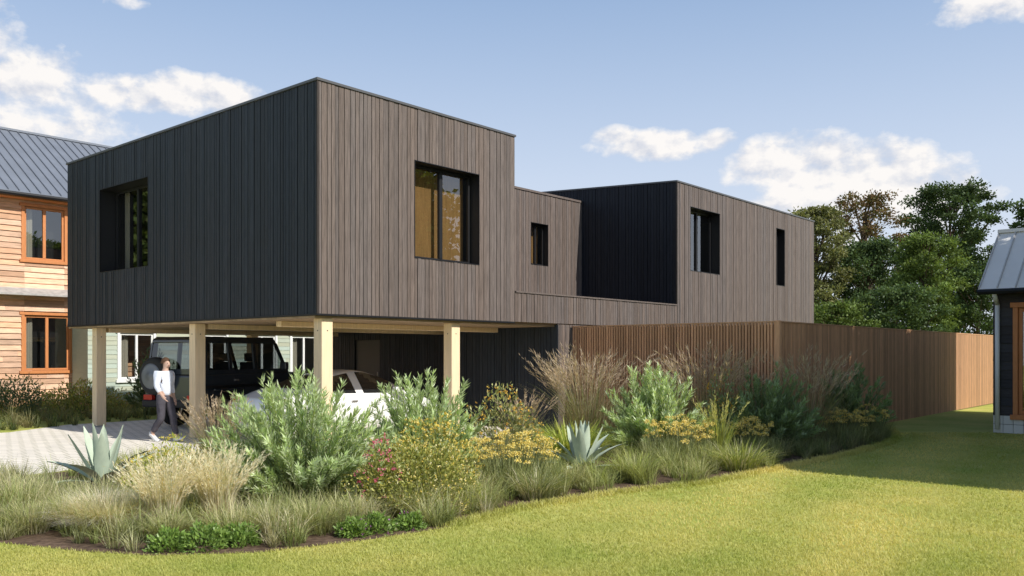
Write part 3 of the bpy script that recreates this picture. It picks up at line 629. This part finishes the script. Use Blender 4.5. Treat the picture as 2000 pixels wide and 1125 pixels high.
# ------------------------------------------------------------------ person
px_, py_ = dp(322, 17.6)
pe = thing('person', 'person in pale blue shirt and dark trousers walking across the sunny paving', 'person', (px_, py_, .008), R(-28))
def skin(name, J, E, m_, sub=2, root=0):
    names = list(J)
    me = bpy.data.meshes.new(name); me.from_pydata([J[k][0] for k in names], [(names.index(a), names.index(b_)) for a, b_ in E], [])
    o = bpy.data.objects.new(name, me); COL.objects.link(o); o.parent = pe; me.materials.append(m_)
    mk = o.modifiers.new('Skin', 'SKIN'); mk.use_smooth_shade = True
    for i, k in enumerate(names):
        r_ = J[k][1]; sv_ = me.skin_vertices[0].data[i]; sv_.radius = (r_, r_) if not isinstance(r_, tuple) else r_; sv_.use_root = (i == root)
    s_ = o.modifiers.new('Sub', 'SUBSURF'); s_.levels = sub; s_.render_levels = sub
    return o
J = {'pel': ((0, 0, .93), .12), 'waist': ((.005, 0, 1.08), .11), 'chest': ((.02, 0, 1.28), .125), 'nb': ((.01, 0, 1.42), .07), 'neck': ((.025, 0, 1.49), .05), 'head': ((.045, 0, 1.575), .085), 'top': ((.035, 0, 1.66), .06), 'chin': ((.1, 0, 1.525), .035), 'nose': ((.135, 0, 1.575), .014)}
E = [('pel', 'waist'), ('waist', 'chest'), ('chest', 'nb'), ('nb', 'neck'), ('neck', 'head'), ('head', 'top'), ('head', 'chin'), ('head', 'nose')]
legs = {'l': [(.0, .09, .86), (.14, .09, .48), (.24, .09, .1), (.4, .1, .06)], 'r': [(-.01, -.09, .86), (.0, -.09, .46), (-.27, -.09, .16), (-.15, -.09, .035)]}
arms = {'l': [(.01, .17, 1.38), (-.09, .235, 1.12), (-.02, .25, .88)], 'r': [(.01, -.17, 1.38), (.03, -.235, 1.12), (.19, -.23, .95)]}
for s in 'lr':
    a, b_, c, d = legs[s]; sg = 1 if s == 'l' else -1
    J['hip'+s] = (a, .085); J['knee'+s] = (b_, .055); J['calf'+s] = (tuple(b_[i]*.6+c[i]*.4-(.02 if i == 0 else 0) for i in range(3)), .056); J['ank'+s] = (c, .037); J['toe'+s] = (d, .03)
    E += [('pel', 'hip'+s), ('hip'+s, 'knee'+s), ('knee'+s, 'calf'+s), ('calf'+s, 'ank'+s), ('ank'+s, 'toe'+s)]
    a, b_, c = arms[s]; fd = Vector(c)-Vector(b_); fd.normalize()
    J['sh'+s] = (a, .055); J['elb'+s] = (b_, .042); J['wri'+s] = (c, .026); pm = Vector(c)+fd*.07; J['palm'+s] = (tuple(pm), .032)
    E += [('chest', 'sh'+s), ('sh'+s, 'elb'+s), ('elb'+s, 'wri'+s), ('wri'+s, 'palm'+s)]
    for k in range(4):
        f0 = pm+fd*.02+Vector((.02*(k-1.5), 0, .008*(1.5-k)))
        f1 = f0+fd*(.04 if k in (1, 2) else .032)+Vector((0, -sg*.01, 0)); f2 = f1+fd*.03+Vector((.0, -sg*.022, 0))
        for q_, p_, r_ in ((0, f0, .0095), (1, f1, .009), (2, f2, .0075)): J[f'f{s}{k}{q_}'] = (tuple(p_), r_)
        E += [('palm'+s, f'f{s}{k}0'), (f'f{s}{k}0', f'f{s}{k}1'), (f'f{s}{k}1', f'f{s}{k}2')]
    t0 = Vector(c)+fd*.04+Vector((.035, -sg*.008, 0)); t1 = t0+fd*.035+Vector((.014, -sg*.008, 0))
    J['th'+s] = (tuple(t0), .012); J['tt'+s] = (tuple(t1), .009); E += [('palm'+s, 'th'+s), ('th'+s, 'tt'+s)]
skin('body', J, E, M_skin)
JS = {'hem': ((0, 0, .9), .145), 'waist': ((.005, 0, 1.08), .135), 'chest': ((.02, 0, 1.28), .148), 'nb': ((.012, 0, 1.41), .085)}
ES = [('hem', 'waist'), ('waist', 'chest'), ('chest', 'nb')]
JT = {'pel': ((0, 0, .93), .138), 'w': ((.0, 0, 1.0), .128)}; ET = [('pel', 'w')]
for s in 'lr':
    a, b_, c = arms[s]; JS['sh'+s] = (a, .076); JS['el'+s] = (tuple(a[i]*.05+b_[i]*.95 for i in range(3)), .06); JS['cu'+s] = (tuple(b_[i]*.3+c[i]*.7 for i in range(3)), .046); ES += [('chest', 'sh'+s), ('sh'+s, 'el'+s), ('el'+s, 'cu'+s)]
    a, b_, c, d = legs[s]; JT['h'+s] = (a, .105); JT['k'+s] = (b_, .078); JT['c'+s] = (tuple(b_[i]*.6+c[i]*.4-(.02 if i == 0 else 0) for i in range(3)), .07); JT['a'+s] = (tuple(b_[i]*.08+c[i]*.92 for i in range(3)), .062)
    ET += [('pel', 'h'+s), ('h'+s, 'k'+s), ('k'+s, 'c'+s), ('c'+s, 'a'+s)]
    ank, toe = Vector(c), Vector(d)
    mb = MB()
    def SP(f, y, z):
        base = Vector((ank.x-.06, ank.y+y, 0)) if s == 'l' else Vector((toe.x-.17, toe.y+y, 0))
        lift = (f/.27*.06) if s == 'l' else ((.19-f)/.19*.12 if f < .19 else 0)
        return (base.x+f, base.y, z+lift)
    pr_ = [(0, .035, .085), (.06, .04, .1), (.13, .045, .085), (.2, .048, .06), (.255, .035, .045), (.275, .015, .03)]
    pts = []
    for f, hw_, hh in pr_: pts += [SP(f, -hw_, 0), SP(f, -hw_, hh*.7), SP(f, 0, hh), SP(f, hw_, hh*.7), SP(f, hw_, 0)]
    mb.add(pts, [(i*5+j, i*5+(j+1) % 5, (i+1)*5+(j+1) % 5, (i+1)*5+j) for i in range(5) for j in range(5)]+[(0,1,2,3,4), (29,28,27,26,25)]); mb.build('shoe', M_shoe, pe, smooth=True)
skin('shirt', JS, ES, M_shirt); skin('trousers', JT, ET, M_short)
mb = MB()
pts = []; fs = []
for i in range(9):
    th = i/8*1.75
    for j in range(16):
        ph = 2*math.pi*j/16; k = 1.0 if math.cos(ph) < .2 else max(.62, 1-.42*(math.cos(ph)))
        t_ = th*k; pts.append((.02+.1*math.sin(t_)*math.cos(ph), .087*math.sin(t_)*math.sin(ph), 1.6+.112*math.cos(t_)))
fs = [(i*16+j, i*16+(j+1) % 16, (i+1)*16+(j+1) % 16, (i+1)*16+j) for i in range(8) for j in range(16)]
mb.add(pts, fs); mb.build('hair', M_hair, pe, smooth=True)
for s in (-1, 1):
    mb = MB(); mb.lathe([(0, -.008), (.008, 0), (0, .008)], .123, s*.032, 1.592, 8); mb.build('eye', M_eye, pe)
mb = MB(); mb.box(.126, .134, -.022, .022, 1.535, 1.543); mb.build('mouth', M_lip, pe)

# ------------------------------------------------------------------ plants
def bez(b, c, t_, u): return b*(1-u)**2+c*2*u*(1-u)+t_*u*u
def leafy_shrub(loc, h, wd, ns, nl, ll, lw2, cols, label, name='leafy_shrub', cat='shrub', group=None, dark=.55):
    rt = thing(name, label, cat, (*loc, .004), random.uniform(0, 6), group); fm = FM(); st = MB()
    for i in range(ns):
        th = math.acos(1-random.random()*.95); ph = random.uniform(0, 6.283); k = random.uniform(.66, 1.1)
        tip = np.array([wd/2*math.sin(th)*math.cos(ph)*k, wd/2*math.sin(th)*math.sin(ph)*k, h*(math.cos(th)*.84+.16)*k])
        base = np.array([.1*wd*math.cos(ph)*random.random(), .1*wd*math.sin(ph)*random.random(), 0]); ctl = np.array([tip[0]*.62, tip[1]*.62, tip[2]*.58])
        u = rng.uniform(.2, 1.0, (nl, 1))**.72
        P = bez(base, ctl, tip, u); Tn = nrm(2*(1-u)*(ctl-base)+2*u*(tip-ctl)); pr = rnd(nl); pr = nrm(pr-Tn*np.sum(pr*Tn, 1, keepdims=True))
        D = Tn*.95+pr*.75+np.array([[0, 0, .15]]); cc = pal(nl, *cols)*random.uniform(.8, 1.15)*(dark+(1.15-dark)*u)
        leaves(fm, P, D, rnd(nl)*.6+pr, ll*rng.uniform(.6, 1.2, nl)*(1.15-.4*u[:, 0]), lw2*rng.uniform(.8, 1.2, nl), cc)
        q = [base, bez(base, ctl, tip, .5), tip]
        st.tube(q[0], q[1], .009, .006, 4); st.tube(q[1], q[2], .006, .002, 4)
    fm.build('foliage', M_leaf, rt); st.build('stems', M_stem, rt); return rt
SG = [(.42, .54, .26), (.53, .64, .37), (.47, .59, .25), (.64, .71, .5)]
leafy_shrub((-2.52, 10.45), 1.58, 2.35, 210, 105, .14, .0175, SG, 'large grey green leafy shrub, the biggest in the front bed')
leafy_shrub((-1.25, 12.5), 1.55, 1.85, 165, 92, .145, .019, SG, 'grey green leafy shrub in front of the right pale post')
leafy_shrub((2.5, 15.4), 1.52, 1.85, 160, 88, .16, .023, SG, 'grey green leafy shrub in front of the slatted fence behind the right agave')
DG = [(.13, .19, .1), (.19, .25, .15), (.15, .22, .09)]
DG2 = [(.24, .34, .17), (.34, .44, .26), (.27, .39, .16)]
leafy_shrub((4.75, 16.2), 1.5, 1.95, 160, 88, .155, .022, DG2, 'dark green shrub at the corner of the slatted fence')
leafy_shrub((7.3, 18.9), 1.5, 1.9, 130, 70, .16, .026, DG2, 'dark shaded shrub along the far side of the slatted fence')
YG = [(.44, .46, .09), (.58, .56, .13), (.34, .4, .08)]

def grass_clump(loc, h, spread, n, cols, label, name='ornamental_grass', plumes=0, pcol=None, lean=(.15, .8), bw=.009, droop=.45, group=None, plen=.3, cat='grass clump', pw=.012, nq=26, ps=.075, root=.6):
    rt = thing(name, label, cat, (*loc, .004), random.uniform(0, 6), group); fm = FM()
    ph = rng.random(n)*6.283; r0 = spread*.16*np.sqrt(rng.random(n))
    P = np.stack([r0*np.cos(ph), r0*np.sin(ph), 0*r0], 1)
    blades(fm, P, ph+rng.uniform(-.6, .6, n), h*rng.uniform(.5, .95, n), rng.uniform(*lean, n), bw*rng.uniform(.7, 1.3, n), pal(n, *cols), droop, root)
    fm.build('blades', M_blade, rt)
    if plumes:
        fs_ = FM(); fp = FM(); k = plumes; ph = rng.random(k)*6.283; r0 = spread*.14*np.sqrt(rng.random(k))
        P = np.stack([r0*np.cos(ph), r0*np.sin(ph), 0*r0], 1); hh = h*rng.uniform(.72, 1.05, k); ln_ = rng.uniform(.05, spread*.5/h+.1, k)
        blades(fs_, P, ph, hh, ln_, .005, pal(k, *(pcol or cols))*.8, .25, root)
        for q in range(nq):
            u = 1-plen*rng.random(k)
            lnc = ln_[:, None]; hc = hh[:, None]; uc = u[:, None]; out = np.stack([np.cos(ph), np.sin(ph), 0*ph], 1)
            pt = P+out*(hc*lnc*(.3*uc+.7*uc*uc))+np.array([[0, 0, 1.0]])*(hc*(uc-.25*lnc*uc*uc))
            D = out*(.3+lnc)+rnd(k)*.5+np.array([[0, 0, .9]])
            leaves(fp, pt, D, rnd(k), h*ps*rng.uniform(.5, 1.2, k), pw*rng.uniform(.6, 1.2, k), pal(k, *(pcol or cols)))
        fs_.build('stalks', M_blade, rt); fp.build('plumes', M_dry, rt)
    return rt
GR = [(.32, .36, .15), (.43, .44, .2), (.26, .31, .12)]; ST = [(.62, .52, .34), (.54, .43, .28), (.47, .38, .27)]; BE = [(.56, .45, .35), (.45, .35, .26), (.66, .56, .45)]
grass_clump((1.5, 17.6), 1.98, 2.1, 420, GR+ST[1:], 'tall brown plumed grass against the left half of slatted fence', plumes=130, pcol=BE)
grass_clump((3.9, 16.9), 1.98, 2.1, 420, GR+ST[1:], 'tall brown plumed grass against the right half of slatted fence', plumes=130, pcol=BE)
grass_clump((5.75, 16.9), 1.9, 1.7, 320, GR+ST[1:], 'tall plumed grass standing at the fence corner', plumes=90, pcol=BE)
grass_clump((-4.75, 13.9), 1.15, 1.0, 260, ST+GR, 'thin straw coloured plumed grass beside the middle pale post', plumes=60, pcol=BE)
grass_clump((.2, 16.6), 1.15, 1.4, 260, DG+ST[1:], 'dark wispy grass before the black ground floor wall', plumes=40, pcol=BE)
CR = [(.88, .8, .64), (.8, .71, .54), (.92, .86, .74)]
grass_clump((-3.6, 8.95), .8, .9, 300, GR+CR*2, 'upright cream plumed grass right of the left agave', 'feather_grass', plumes=180, pcol=CR, lean=(.03, .3), plen=.5, pw=.008, nq=26, root=.85)
grass_clump((-3.15, 9.25), .84, .9, 300, GR+CR*2, 'upright cream plumed grass nearest the biggest shrub', 'feather_grass', plumes=180, pcol=CR, lean=(.03, .3), plen=.5, pw=.008, nq=26, root=.85)
grass_clump((-4.2, 8.95), .58, 1.45, 3600, CR, 'low pale mop of feather grass in front of the left agave', 'feather_grass', lean=(.3, 1.4), bw=.005, droop=.5, root=.92)
BR = [(.44, .52, .09), (.58, .6, .14), (.34, .44, .1)]
grass_clump((.95, 14.4), 1.0, 1.9, 900, BR, 'bright green arching grass mound behind the right agave', 'arching_grass', lean=(.3, 1.3), bw=.02, droop=.5)
grass_clump((3.45, 14.4), 1.1, .65, 170, BR+GR, 'upright green stalked grass between the yellow flower clumps', 'stalk_grass', plumes=24, pcol=[(.5, .52, .2), (.6, .56, .26)], lean=(.05, .45), bw=.014)
grass_clump((1.75, 12.3), .6, 1.4, 480, GR+BR, 'spreading green tussock right of the right agave', 'tussock_grass', lean=(.3, 1.1), bw=.009)
grass_clump((3.5, 13.3), .66, 1.6, 540, GR+BR+CR[1:2], 'spreading tussock at the sunny right tip of the bed', 'tussock_grass', lean=(.3, 1.2), bw=.009)
grass_clump((.3, 10.7), .55, 1.3, 460, GR+CR[1:2], 'tussock of grass below the yellow flower clump', 'tussock_grass', lean=(.3, 1.1), bw=.008)
for (u, Y, hh) in ((40, 9.6, .6), (130, 8.9, .5), (215, 8.75, .42), (60, 8.7, .46), (520, 8.6, .44), (610, 8.75, .46), (690, 9.1, .44), (800, 9.6, .44), (905, 10.0, .46), (440, 8.4, .4), (330, 8.35, .36), (1120, 11.6, .45), (1240, 12.1, .48)):
    grass_clump(dp(u, Y), hh, 1.0, 420, [(.4, .46, .18), (.5, .51, .24), (.62, .57, .34)], 'loose green and straw grass tussock along the sunny front of the bed', 'tussock_grass', lean=(.15, .95), bw=.008, group='loose tussocks along the sunny front of the bed')

def agave(loc, h, label, n=22, th0=8, th1=66):
    rt = thing('agave', label, 'agave', (*loc, .004), random.uniform(0, 6)); mb = MB()
    for i in range(n):
        f = i/n; th = R(th0+th1*f**1.1+random.uniform(-6, 6)); ph = i*2.4; L = h*(1.0+.08*random.random())*(1.0-.1*f); wd = h*.23
        o = np.array([math.cos(ph), math.sin(ph), 0]); s = np.array([-math.sin(ph), math.cos(ph), 0]); z = np.array([0, 0, 1.0])
        pts = []; k = random.uniform(.85, 1.15)
        for t_, wk_ in ((0, .6), (.2, .85), (.45, 1.0), (.7, .75), (.88, .38), (1, .03)):
            a = th+.22*t_*(1 if f > .4 else -.2); p = o*(L*t_*math.sin(a)+.03)+z*(L*t_*math.cos(a)+.03); nn = -o*math.cos(a)+z*math.sin(a)
            pts += [p-s*wd*wk_/2+nn*wd*wk_*.18, p-nn*wd*.05, p+s*wd*wk_/2+nn*wd*wk_*.18]
        fs = []
        for j in range(5): fs += [(j*3, j*3+1, j*3+4, j*3+3), (j*3+1, j*3+2, j*3+5, j*3+4)]
        mb.add([tuple(p) for p in pts], fs, (.46*k, .53*k, .42*k))
    mb.build('leaves', M_agave, rt, smooth=True); return rt
agave((-5.5, 11.6), .8, 'blue grey agave at the left end of the bed beside the paving', 15, 6, 72)
agave((1.05, 13.0), .74, 'blue grey agave in the middle of the bed with pointed leaves', 22)

def yarrow(loc, h, wd, n, label, col=((.84, .68, .22), (.88, .75, .36), (.78, .6, .14)), hr=.055, name='yarrow', group=None):
    rt = thing(name, label, 'flowers', (*loc, .004), random.uniform(0, 6), group); st = MB(); fh = FM(); fl = FM()
    for i in range(n):
        r_ = wd/2*math.sqrt(random.random()); ph = random.uniform(0, 6.283); hz = h*random.uniform(.55, 1.0)*(1-.2*r_/wd*2)
        tip = np.array([r_*math.cos(ph), r_*math.sin(ph), hz]); b_ = tip*np.array([.55, .55, 0]); st.tube(b_, tip, .005, .004, 4)
        k = 40; rr = hr*random.uniform(.7, 1.4); a = rng.random(k)*6.283; d = np.sqrt(rng.random(k))*rr
        P = tip+np.stack([d*np.cos(a), d*np.sin(a), .03-8*d*d+rng.uniform(-.02, .02, k)], 1)
        leaves(fh, P, rnd(k)+np.array([[0, 0, .5]]), rnd(k), .022, .018, pal(k, *col, j=.2))
    k = n*26; r_ = wd*.55*np.sqrt(rng.random(k)); ph = rng.random(k)*6.283
    blades(fl, np.stack([r_*np.cos(ph), r_*np.sin(ph), 0*r_], 1), rng.random(k)*6.283, h*rng.uniform(.3, .7, k), rng.uniform(.1, .7, k), .008, pal(k, *GR))
    st.build('stems', M_stem, rt); fh.build('flower_heads', M_petal, rt); fl.build('foliage', M_leaf, rt); return rt
yarrow((.0, 11.5), .8, 1.2, 110, 'yellow yarrow clump nearest the lawn, right of the flowering mound')
yarrow((2.75, 14.3), .8, 1.15, 90, 'yellow yarrow clump in front of the shrub behind the right agave')
yarrow((4.2, 15.1), .7, .85, 54, 'yellow yarrow clump before the dark green fence corner shrub')
yarrow((6.5, 17.3), .75, 1.1, 60, 'shaded yellow yarrow left of the pair along the far fence')
yarrow((7.55, 18.2), .75, .7, 40, 'shaded yellow yarrow right of the pair along the far fence')

def mound(loc, h, wd, n, ll, cols, fcols, nf, fs_, label, name='flowering_shrub', cat='shrub'):
    rt = thing(name, label, cat, (*loc, .004), random.uniform(0, 6)); fm = FM(); ff = FM()
    def shell(k, lo):
        d = rnd(k); d[:, 2] = np.abs(d[:, 2]); r_ = lo+(1-lo)*rng.random((k, 1))**.6
        bump = 1+.14*np.sin(d[:, :1]*7+loc[0])*np.sin(d[:, 1:2]*6+1)+.1*np.sin(d[:, 2:3]*9+d[:, :1]*5)
        return d, d*r_*bump*np.array([[wd/2, wd/2, h]])
    d, P = shell(n, .35); rr = np.linalg.norm(P/np.array([[wd/2, wd/2, h]]), axis=1, keepdims=True)
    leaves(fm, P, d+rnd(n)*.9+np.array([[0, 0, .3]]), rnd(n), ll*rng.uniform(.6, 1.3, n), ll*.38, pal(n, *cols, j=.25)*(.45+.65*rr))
    fm.build('foliage', M_leaf, rt)
    if nf:
        d, P = shell(nf, .88); P = P*1.02
        for q in range(5): leaves(ff, P+rnd(nf)*fs_*.5, rnd(nf)+d, d+rnd(nf)*.6, fs_, fs_*.8, pal(nf, *fcols))
        ff.build('flowers', M_petal, rt)
    return rt
OL = [(.3, .32, .085), (.45, .43, .11), (.25, .29, .08)]
YL = [(.8, .64, .16), (.84, .72, .3), (.74, .55, .11)]
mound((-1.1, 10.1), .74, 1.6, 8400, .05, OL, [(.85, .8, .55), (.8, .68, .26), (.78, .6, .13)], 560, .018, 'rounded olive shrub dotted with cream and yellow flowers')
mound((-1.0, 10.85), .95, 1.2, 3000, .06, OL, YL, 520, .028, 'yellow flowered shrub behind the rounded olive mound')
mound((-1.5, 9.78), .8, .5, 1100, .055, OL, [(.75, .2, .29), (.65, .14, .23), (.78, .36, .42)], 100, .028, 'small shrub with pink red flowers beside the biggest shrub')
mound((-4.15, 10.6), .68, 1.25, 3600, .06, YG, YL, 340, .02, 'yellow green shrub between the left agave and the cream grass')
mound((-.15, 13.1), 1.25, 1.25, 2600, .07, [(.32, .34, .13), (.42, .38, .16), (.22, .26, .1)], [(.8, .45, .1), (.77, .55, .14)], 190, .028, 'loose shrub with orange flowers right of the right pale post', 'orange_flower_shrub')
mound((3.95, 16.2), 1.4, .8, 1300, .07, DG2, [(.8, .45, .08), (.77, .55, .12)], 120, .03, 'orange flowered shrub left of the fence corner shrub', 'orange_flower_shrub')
for i, (u, v, s_, pu) in enumerate(((330, 1074, .34, 0), (400, 1072, .42, 0), (470, 1064, .34, 0), (690, 1046, .3, 1), (735, 1040, .34, 1), (800, 1032, .3, 1))):
    x, y = gp(u, v); where = ['leftmost', 'middle', 'rightmost'][i % 3]
    mound((x, y), s_*.5, s_*1.1, 900, .05, [(.17, .28, .06), (.26, .38, .09)], [(.4, .15, .42), (.34, .12, .3)], 14 if pu else 0, .016,
          f'{where} of three low leafy plants at the bed edge '+('with purple flowers' if pu else 'with plain green leaves'), 'edging_plant', 'plant')
def fill(poly, ncl, nb, hr, cols, name, label, test=None, bw=.007, zc=.004):
    xs_ = [p[0] for p in poly]; ys_ = [p[1] for p in poly]; fm = FM(); k = ncl*8
    X = rng.uniform(min(xs_), max(xs_), k); Y = rng.uniform(min(ys_), max(ys_), k); ok = inpoly(X, Y, poly)
    if test: ok &= test(X, Y)
    X = X[ok][:ncl]; Y = Y[ok][:ncl]; n = len(X)
    sz = rng.uniform(.55, 1.3, n); tone = pal(n, *cols, j=.25)
    X = np.repeat(X, nb); Y = np.repeat(Y, nb); sz = np.repeat(sz, nb); tone = np.repeat(tone, nb, 0); m_ = len(X); ph = rng.random(m_)*6.283; r_ = .07*np.sqrt(rng.random(m_))*sz
    blades(fm, np.stack([X+r_*np.cos(ph), Y+r_*np.sin(ph), np.full(m_, zc)], 1), ph+rng.uniform(-.8, .8, m_), rng.uniform(*hr, m_)*sz, rng.uniform(.15, 1.1, m_), bw*rng.uniform(.7, 1.3, m_), tone*(1+rng.uniform(-.25, .25, (m_, 1))), root=.6)
    return tag(fm.build(name, M_blade), label, 'grass', kind='stuff')
FR = [(-8.2, 8.38), (-4.8, 8.26), (-3.9, 7.93), (-3.2, 7.78), (-2.3, 7.88), (-1.5, 8.33), (-.75, 8.98), (0, 10.08), (-.6, 11), (-3, 10.8), (-5.4, 10.6), (-7.2, 12.3), (-8.6, 11.2)]
fill(FR, 900, 50, (.16, .44), [(.36, .42, .16), (.47, .48, .22), (.6, .56, .34), (.72, .65, .46), (.32, .38, .14)], 'ornamental_grass_cover', 'dense tussocky green and straw grass along the front of the bed', test=ragged)
MD = [(-.8, 9.1), (.1, 10.1), (1.3, 11.2), (2.7, 12.05), (4.1, 13.5), (5.0, 14.4), (4.2, 15.6), (1, 15.5), (-3, 14.6), (-5.4, 15.2), (-6.8, 12.6), (-3, 10.8)]
fill(MD, 740, 46, (.2, .44), [(.33, .4, .12), (.44, .48, .18), (.52, .51, .25)], 'bed_grass_cover', 'green grass filling the middle of the bed between the shrubs', test=ragged)
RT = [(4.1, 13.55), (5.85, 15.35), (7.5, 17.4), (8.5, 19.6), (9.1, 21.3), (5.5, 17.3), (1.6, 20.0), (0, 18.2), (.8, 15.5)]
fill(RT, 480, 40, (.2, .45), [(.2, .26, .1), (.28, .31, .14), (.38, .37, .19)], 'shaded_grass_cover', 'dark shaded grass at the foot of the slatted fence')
LB = [(-20, 14.5), (-13.3, 18.6), (-11.6, 20.2), (-9.5, 24), (-9.5, 29), (-15, 30), (-19, 26), (-24, 20)]
fill(LB, 620, 34, (.25, .6), [(.16, .22, .08), (.25, .26, .11), (.36, .31, .18)], 'border_grass_cover', 'mixed dark border grass between the paving and timber house', bw=.012)
mound((-14.6, 25.2), 1.05, 2.6, 3600, .1, DG, YL, 120, .04, 'dark green border shrub with yellow flowers before the timber house', 'border_shrub')
mound((-12.4, 25.0), .95, 2.4, 3200, .1, OL, [(.6, .35, .1), (.5, .3, .2)], 140, .04, 'olive border shrub with orange flowers left of the leftmost post', 'border_shrub')
mound((-15.0, 22.6), 1.25, 1.8, 3000, .1, DG, None, 0, .03, 'plain dark shrub at the left picture edge before the timber house', 'border_shrub')
leafy_shrub((-10.9, 26.2), 1.9, 1.8, 60, 30, .22, .05, DG, 'tall dark shrub seen between the leftmost post and off road vehicle', 'border_shrub')

# ------------------------------------------------------------------ trees
def tree(loc, h, wd, cols, label, base=.22, ncl=40, nl=240, ll=.42, name='tree', shape=1.0, cs=(.08, .14)):
    rt = thing(name, label, 'tree', (*loc, 0), random.uniform(0, 6)); tr = MB(); fm = FM()
    hb = h*base; top = np.array([random.uniform(-.3, .3), random.uniform(-.3, .3), h*.86])
    tr.tube((0, 0, 0), (top[0]*.3, top[1]*.3, h*.45), h*.024, h*.016, 9); tr.tube((top[0]*.3, top[1]*.3, h*.45), tuple(top), h*.016, h*.004, 7)
    for i in range(ncl):
        f = (i+.5)/ncl; z = hb+(h-hb)*(f**.85); k = math.sin(math.pi*min(1, (.12+.8*f)))**.6
        if f > .75: k = math.sqrt(max(.02, 1-((f-.62)/.4)**2))
        ph = i*2.4+random.uniform(-.5, .5); r_ = wd/2*k*random.uniform(.35, 1.1)*shape
        c = np.array([r_*math.cos(ph), r_*math.sin(ph), min(z, h*.96)]); cr = wd*random.uniform(*cs)
        if random.random() < .6:
            b_ = np.array([0, 0, max(hb*.6, c[2]-r_*.9-h*.06)]); tr.tube(b_, c, h*.006, h*.002, 5)
        d = rnd(nl); P = c+d*cr*(rng.random((nl, 1))**.6)*np.array([[1.45, 1.45, .7]])*rng.uniform(.6, 1.4, (nl, 1))
        tone = random.uniform(.72, 1.22)
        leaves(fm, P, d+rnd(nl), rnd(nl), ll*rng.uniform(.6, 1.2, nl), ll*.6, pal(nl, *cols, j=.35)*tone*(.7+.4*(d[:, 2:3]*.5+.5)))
    tr.build('trunk', M_bark, rt); fm.build('crown', M_tleaf, rt); return rt
TD = [(.075, .12, .05), (.11, .16, .065), (.088, .138, .058)]; TLg = [(.15, .21, .06), (.21, .28, .085), (.115, .175, .05)]; TRd = [(.25, .15, .08), (.2, .135, .07), (.15, .16, .06)]; TOl = [(.21, .22, .09), (.27, .27, .125), (.155, .18, .075)]
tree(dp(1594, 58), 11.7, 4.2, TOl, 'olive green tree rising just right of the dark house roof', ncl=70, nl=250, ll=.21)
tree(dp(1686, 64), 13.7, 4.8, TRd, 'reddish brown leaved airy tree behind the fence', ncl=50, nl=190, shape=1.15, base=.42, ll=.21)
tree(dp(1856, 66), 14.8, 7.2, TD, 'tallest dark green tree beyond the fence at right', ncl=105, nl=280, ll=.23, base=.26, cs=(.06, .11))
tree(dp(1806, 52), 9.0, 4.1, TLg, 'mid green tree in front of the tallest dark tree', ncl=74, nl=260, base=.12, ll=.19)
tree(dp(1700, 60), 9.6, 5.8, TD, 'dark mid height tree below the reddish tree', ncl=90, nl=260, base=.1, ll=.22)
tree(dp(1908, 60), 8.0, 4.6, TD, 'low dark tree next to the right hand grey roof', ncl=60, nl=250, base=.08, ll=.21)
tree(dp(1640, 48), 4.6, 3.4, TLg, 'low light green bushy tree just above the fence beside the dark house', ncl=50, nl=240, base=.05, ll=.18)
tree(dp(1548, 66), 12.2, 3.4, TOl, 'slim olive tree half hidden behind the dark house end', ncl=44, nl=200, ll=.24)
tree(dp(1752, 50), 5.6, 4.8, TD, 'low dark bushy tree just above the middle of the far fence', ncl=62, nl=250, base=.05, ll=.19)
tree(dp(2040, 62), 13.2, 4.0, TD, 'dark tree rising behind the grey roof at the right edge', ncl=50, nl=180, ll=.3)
tree(QW(.8, 7.6), 10.2, 5.0, TLg, 'broad garden tree outside the picture behind the small dark house, added to shade the fence', ncl=90, nl=170, ll=.34, base=.12, cs=(.1, .16))  # unseen tree added to cast shade and show green in the window
tree(QW(3.6, 8.0), 9.8, 4.6, TLg, 'second garden tree outside the picture behind the small dark house, added to shade the fence', ncl=80, nl=170, ll=.34, base=.12, cs=(.1, .16))  # another added shadow caster, out of view
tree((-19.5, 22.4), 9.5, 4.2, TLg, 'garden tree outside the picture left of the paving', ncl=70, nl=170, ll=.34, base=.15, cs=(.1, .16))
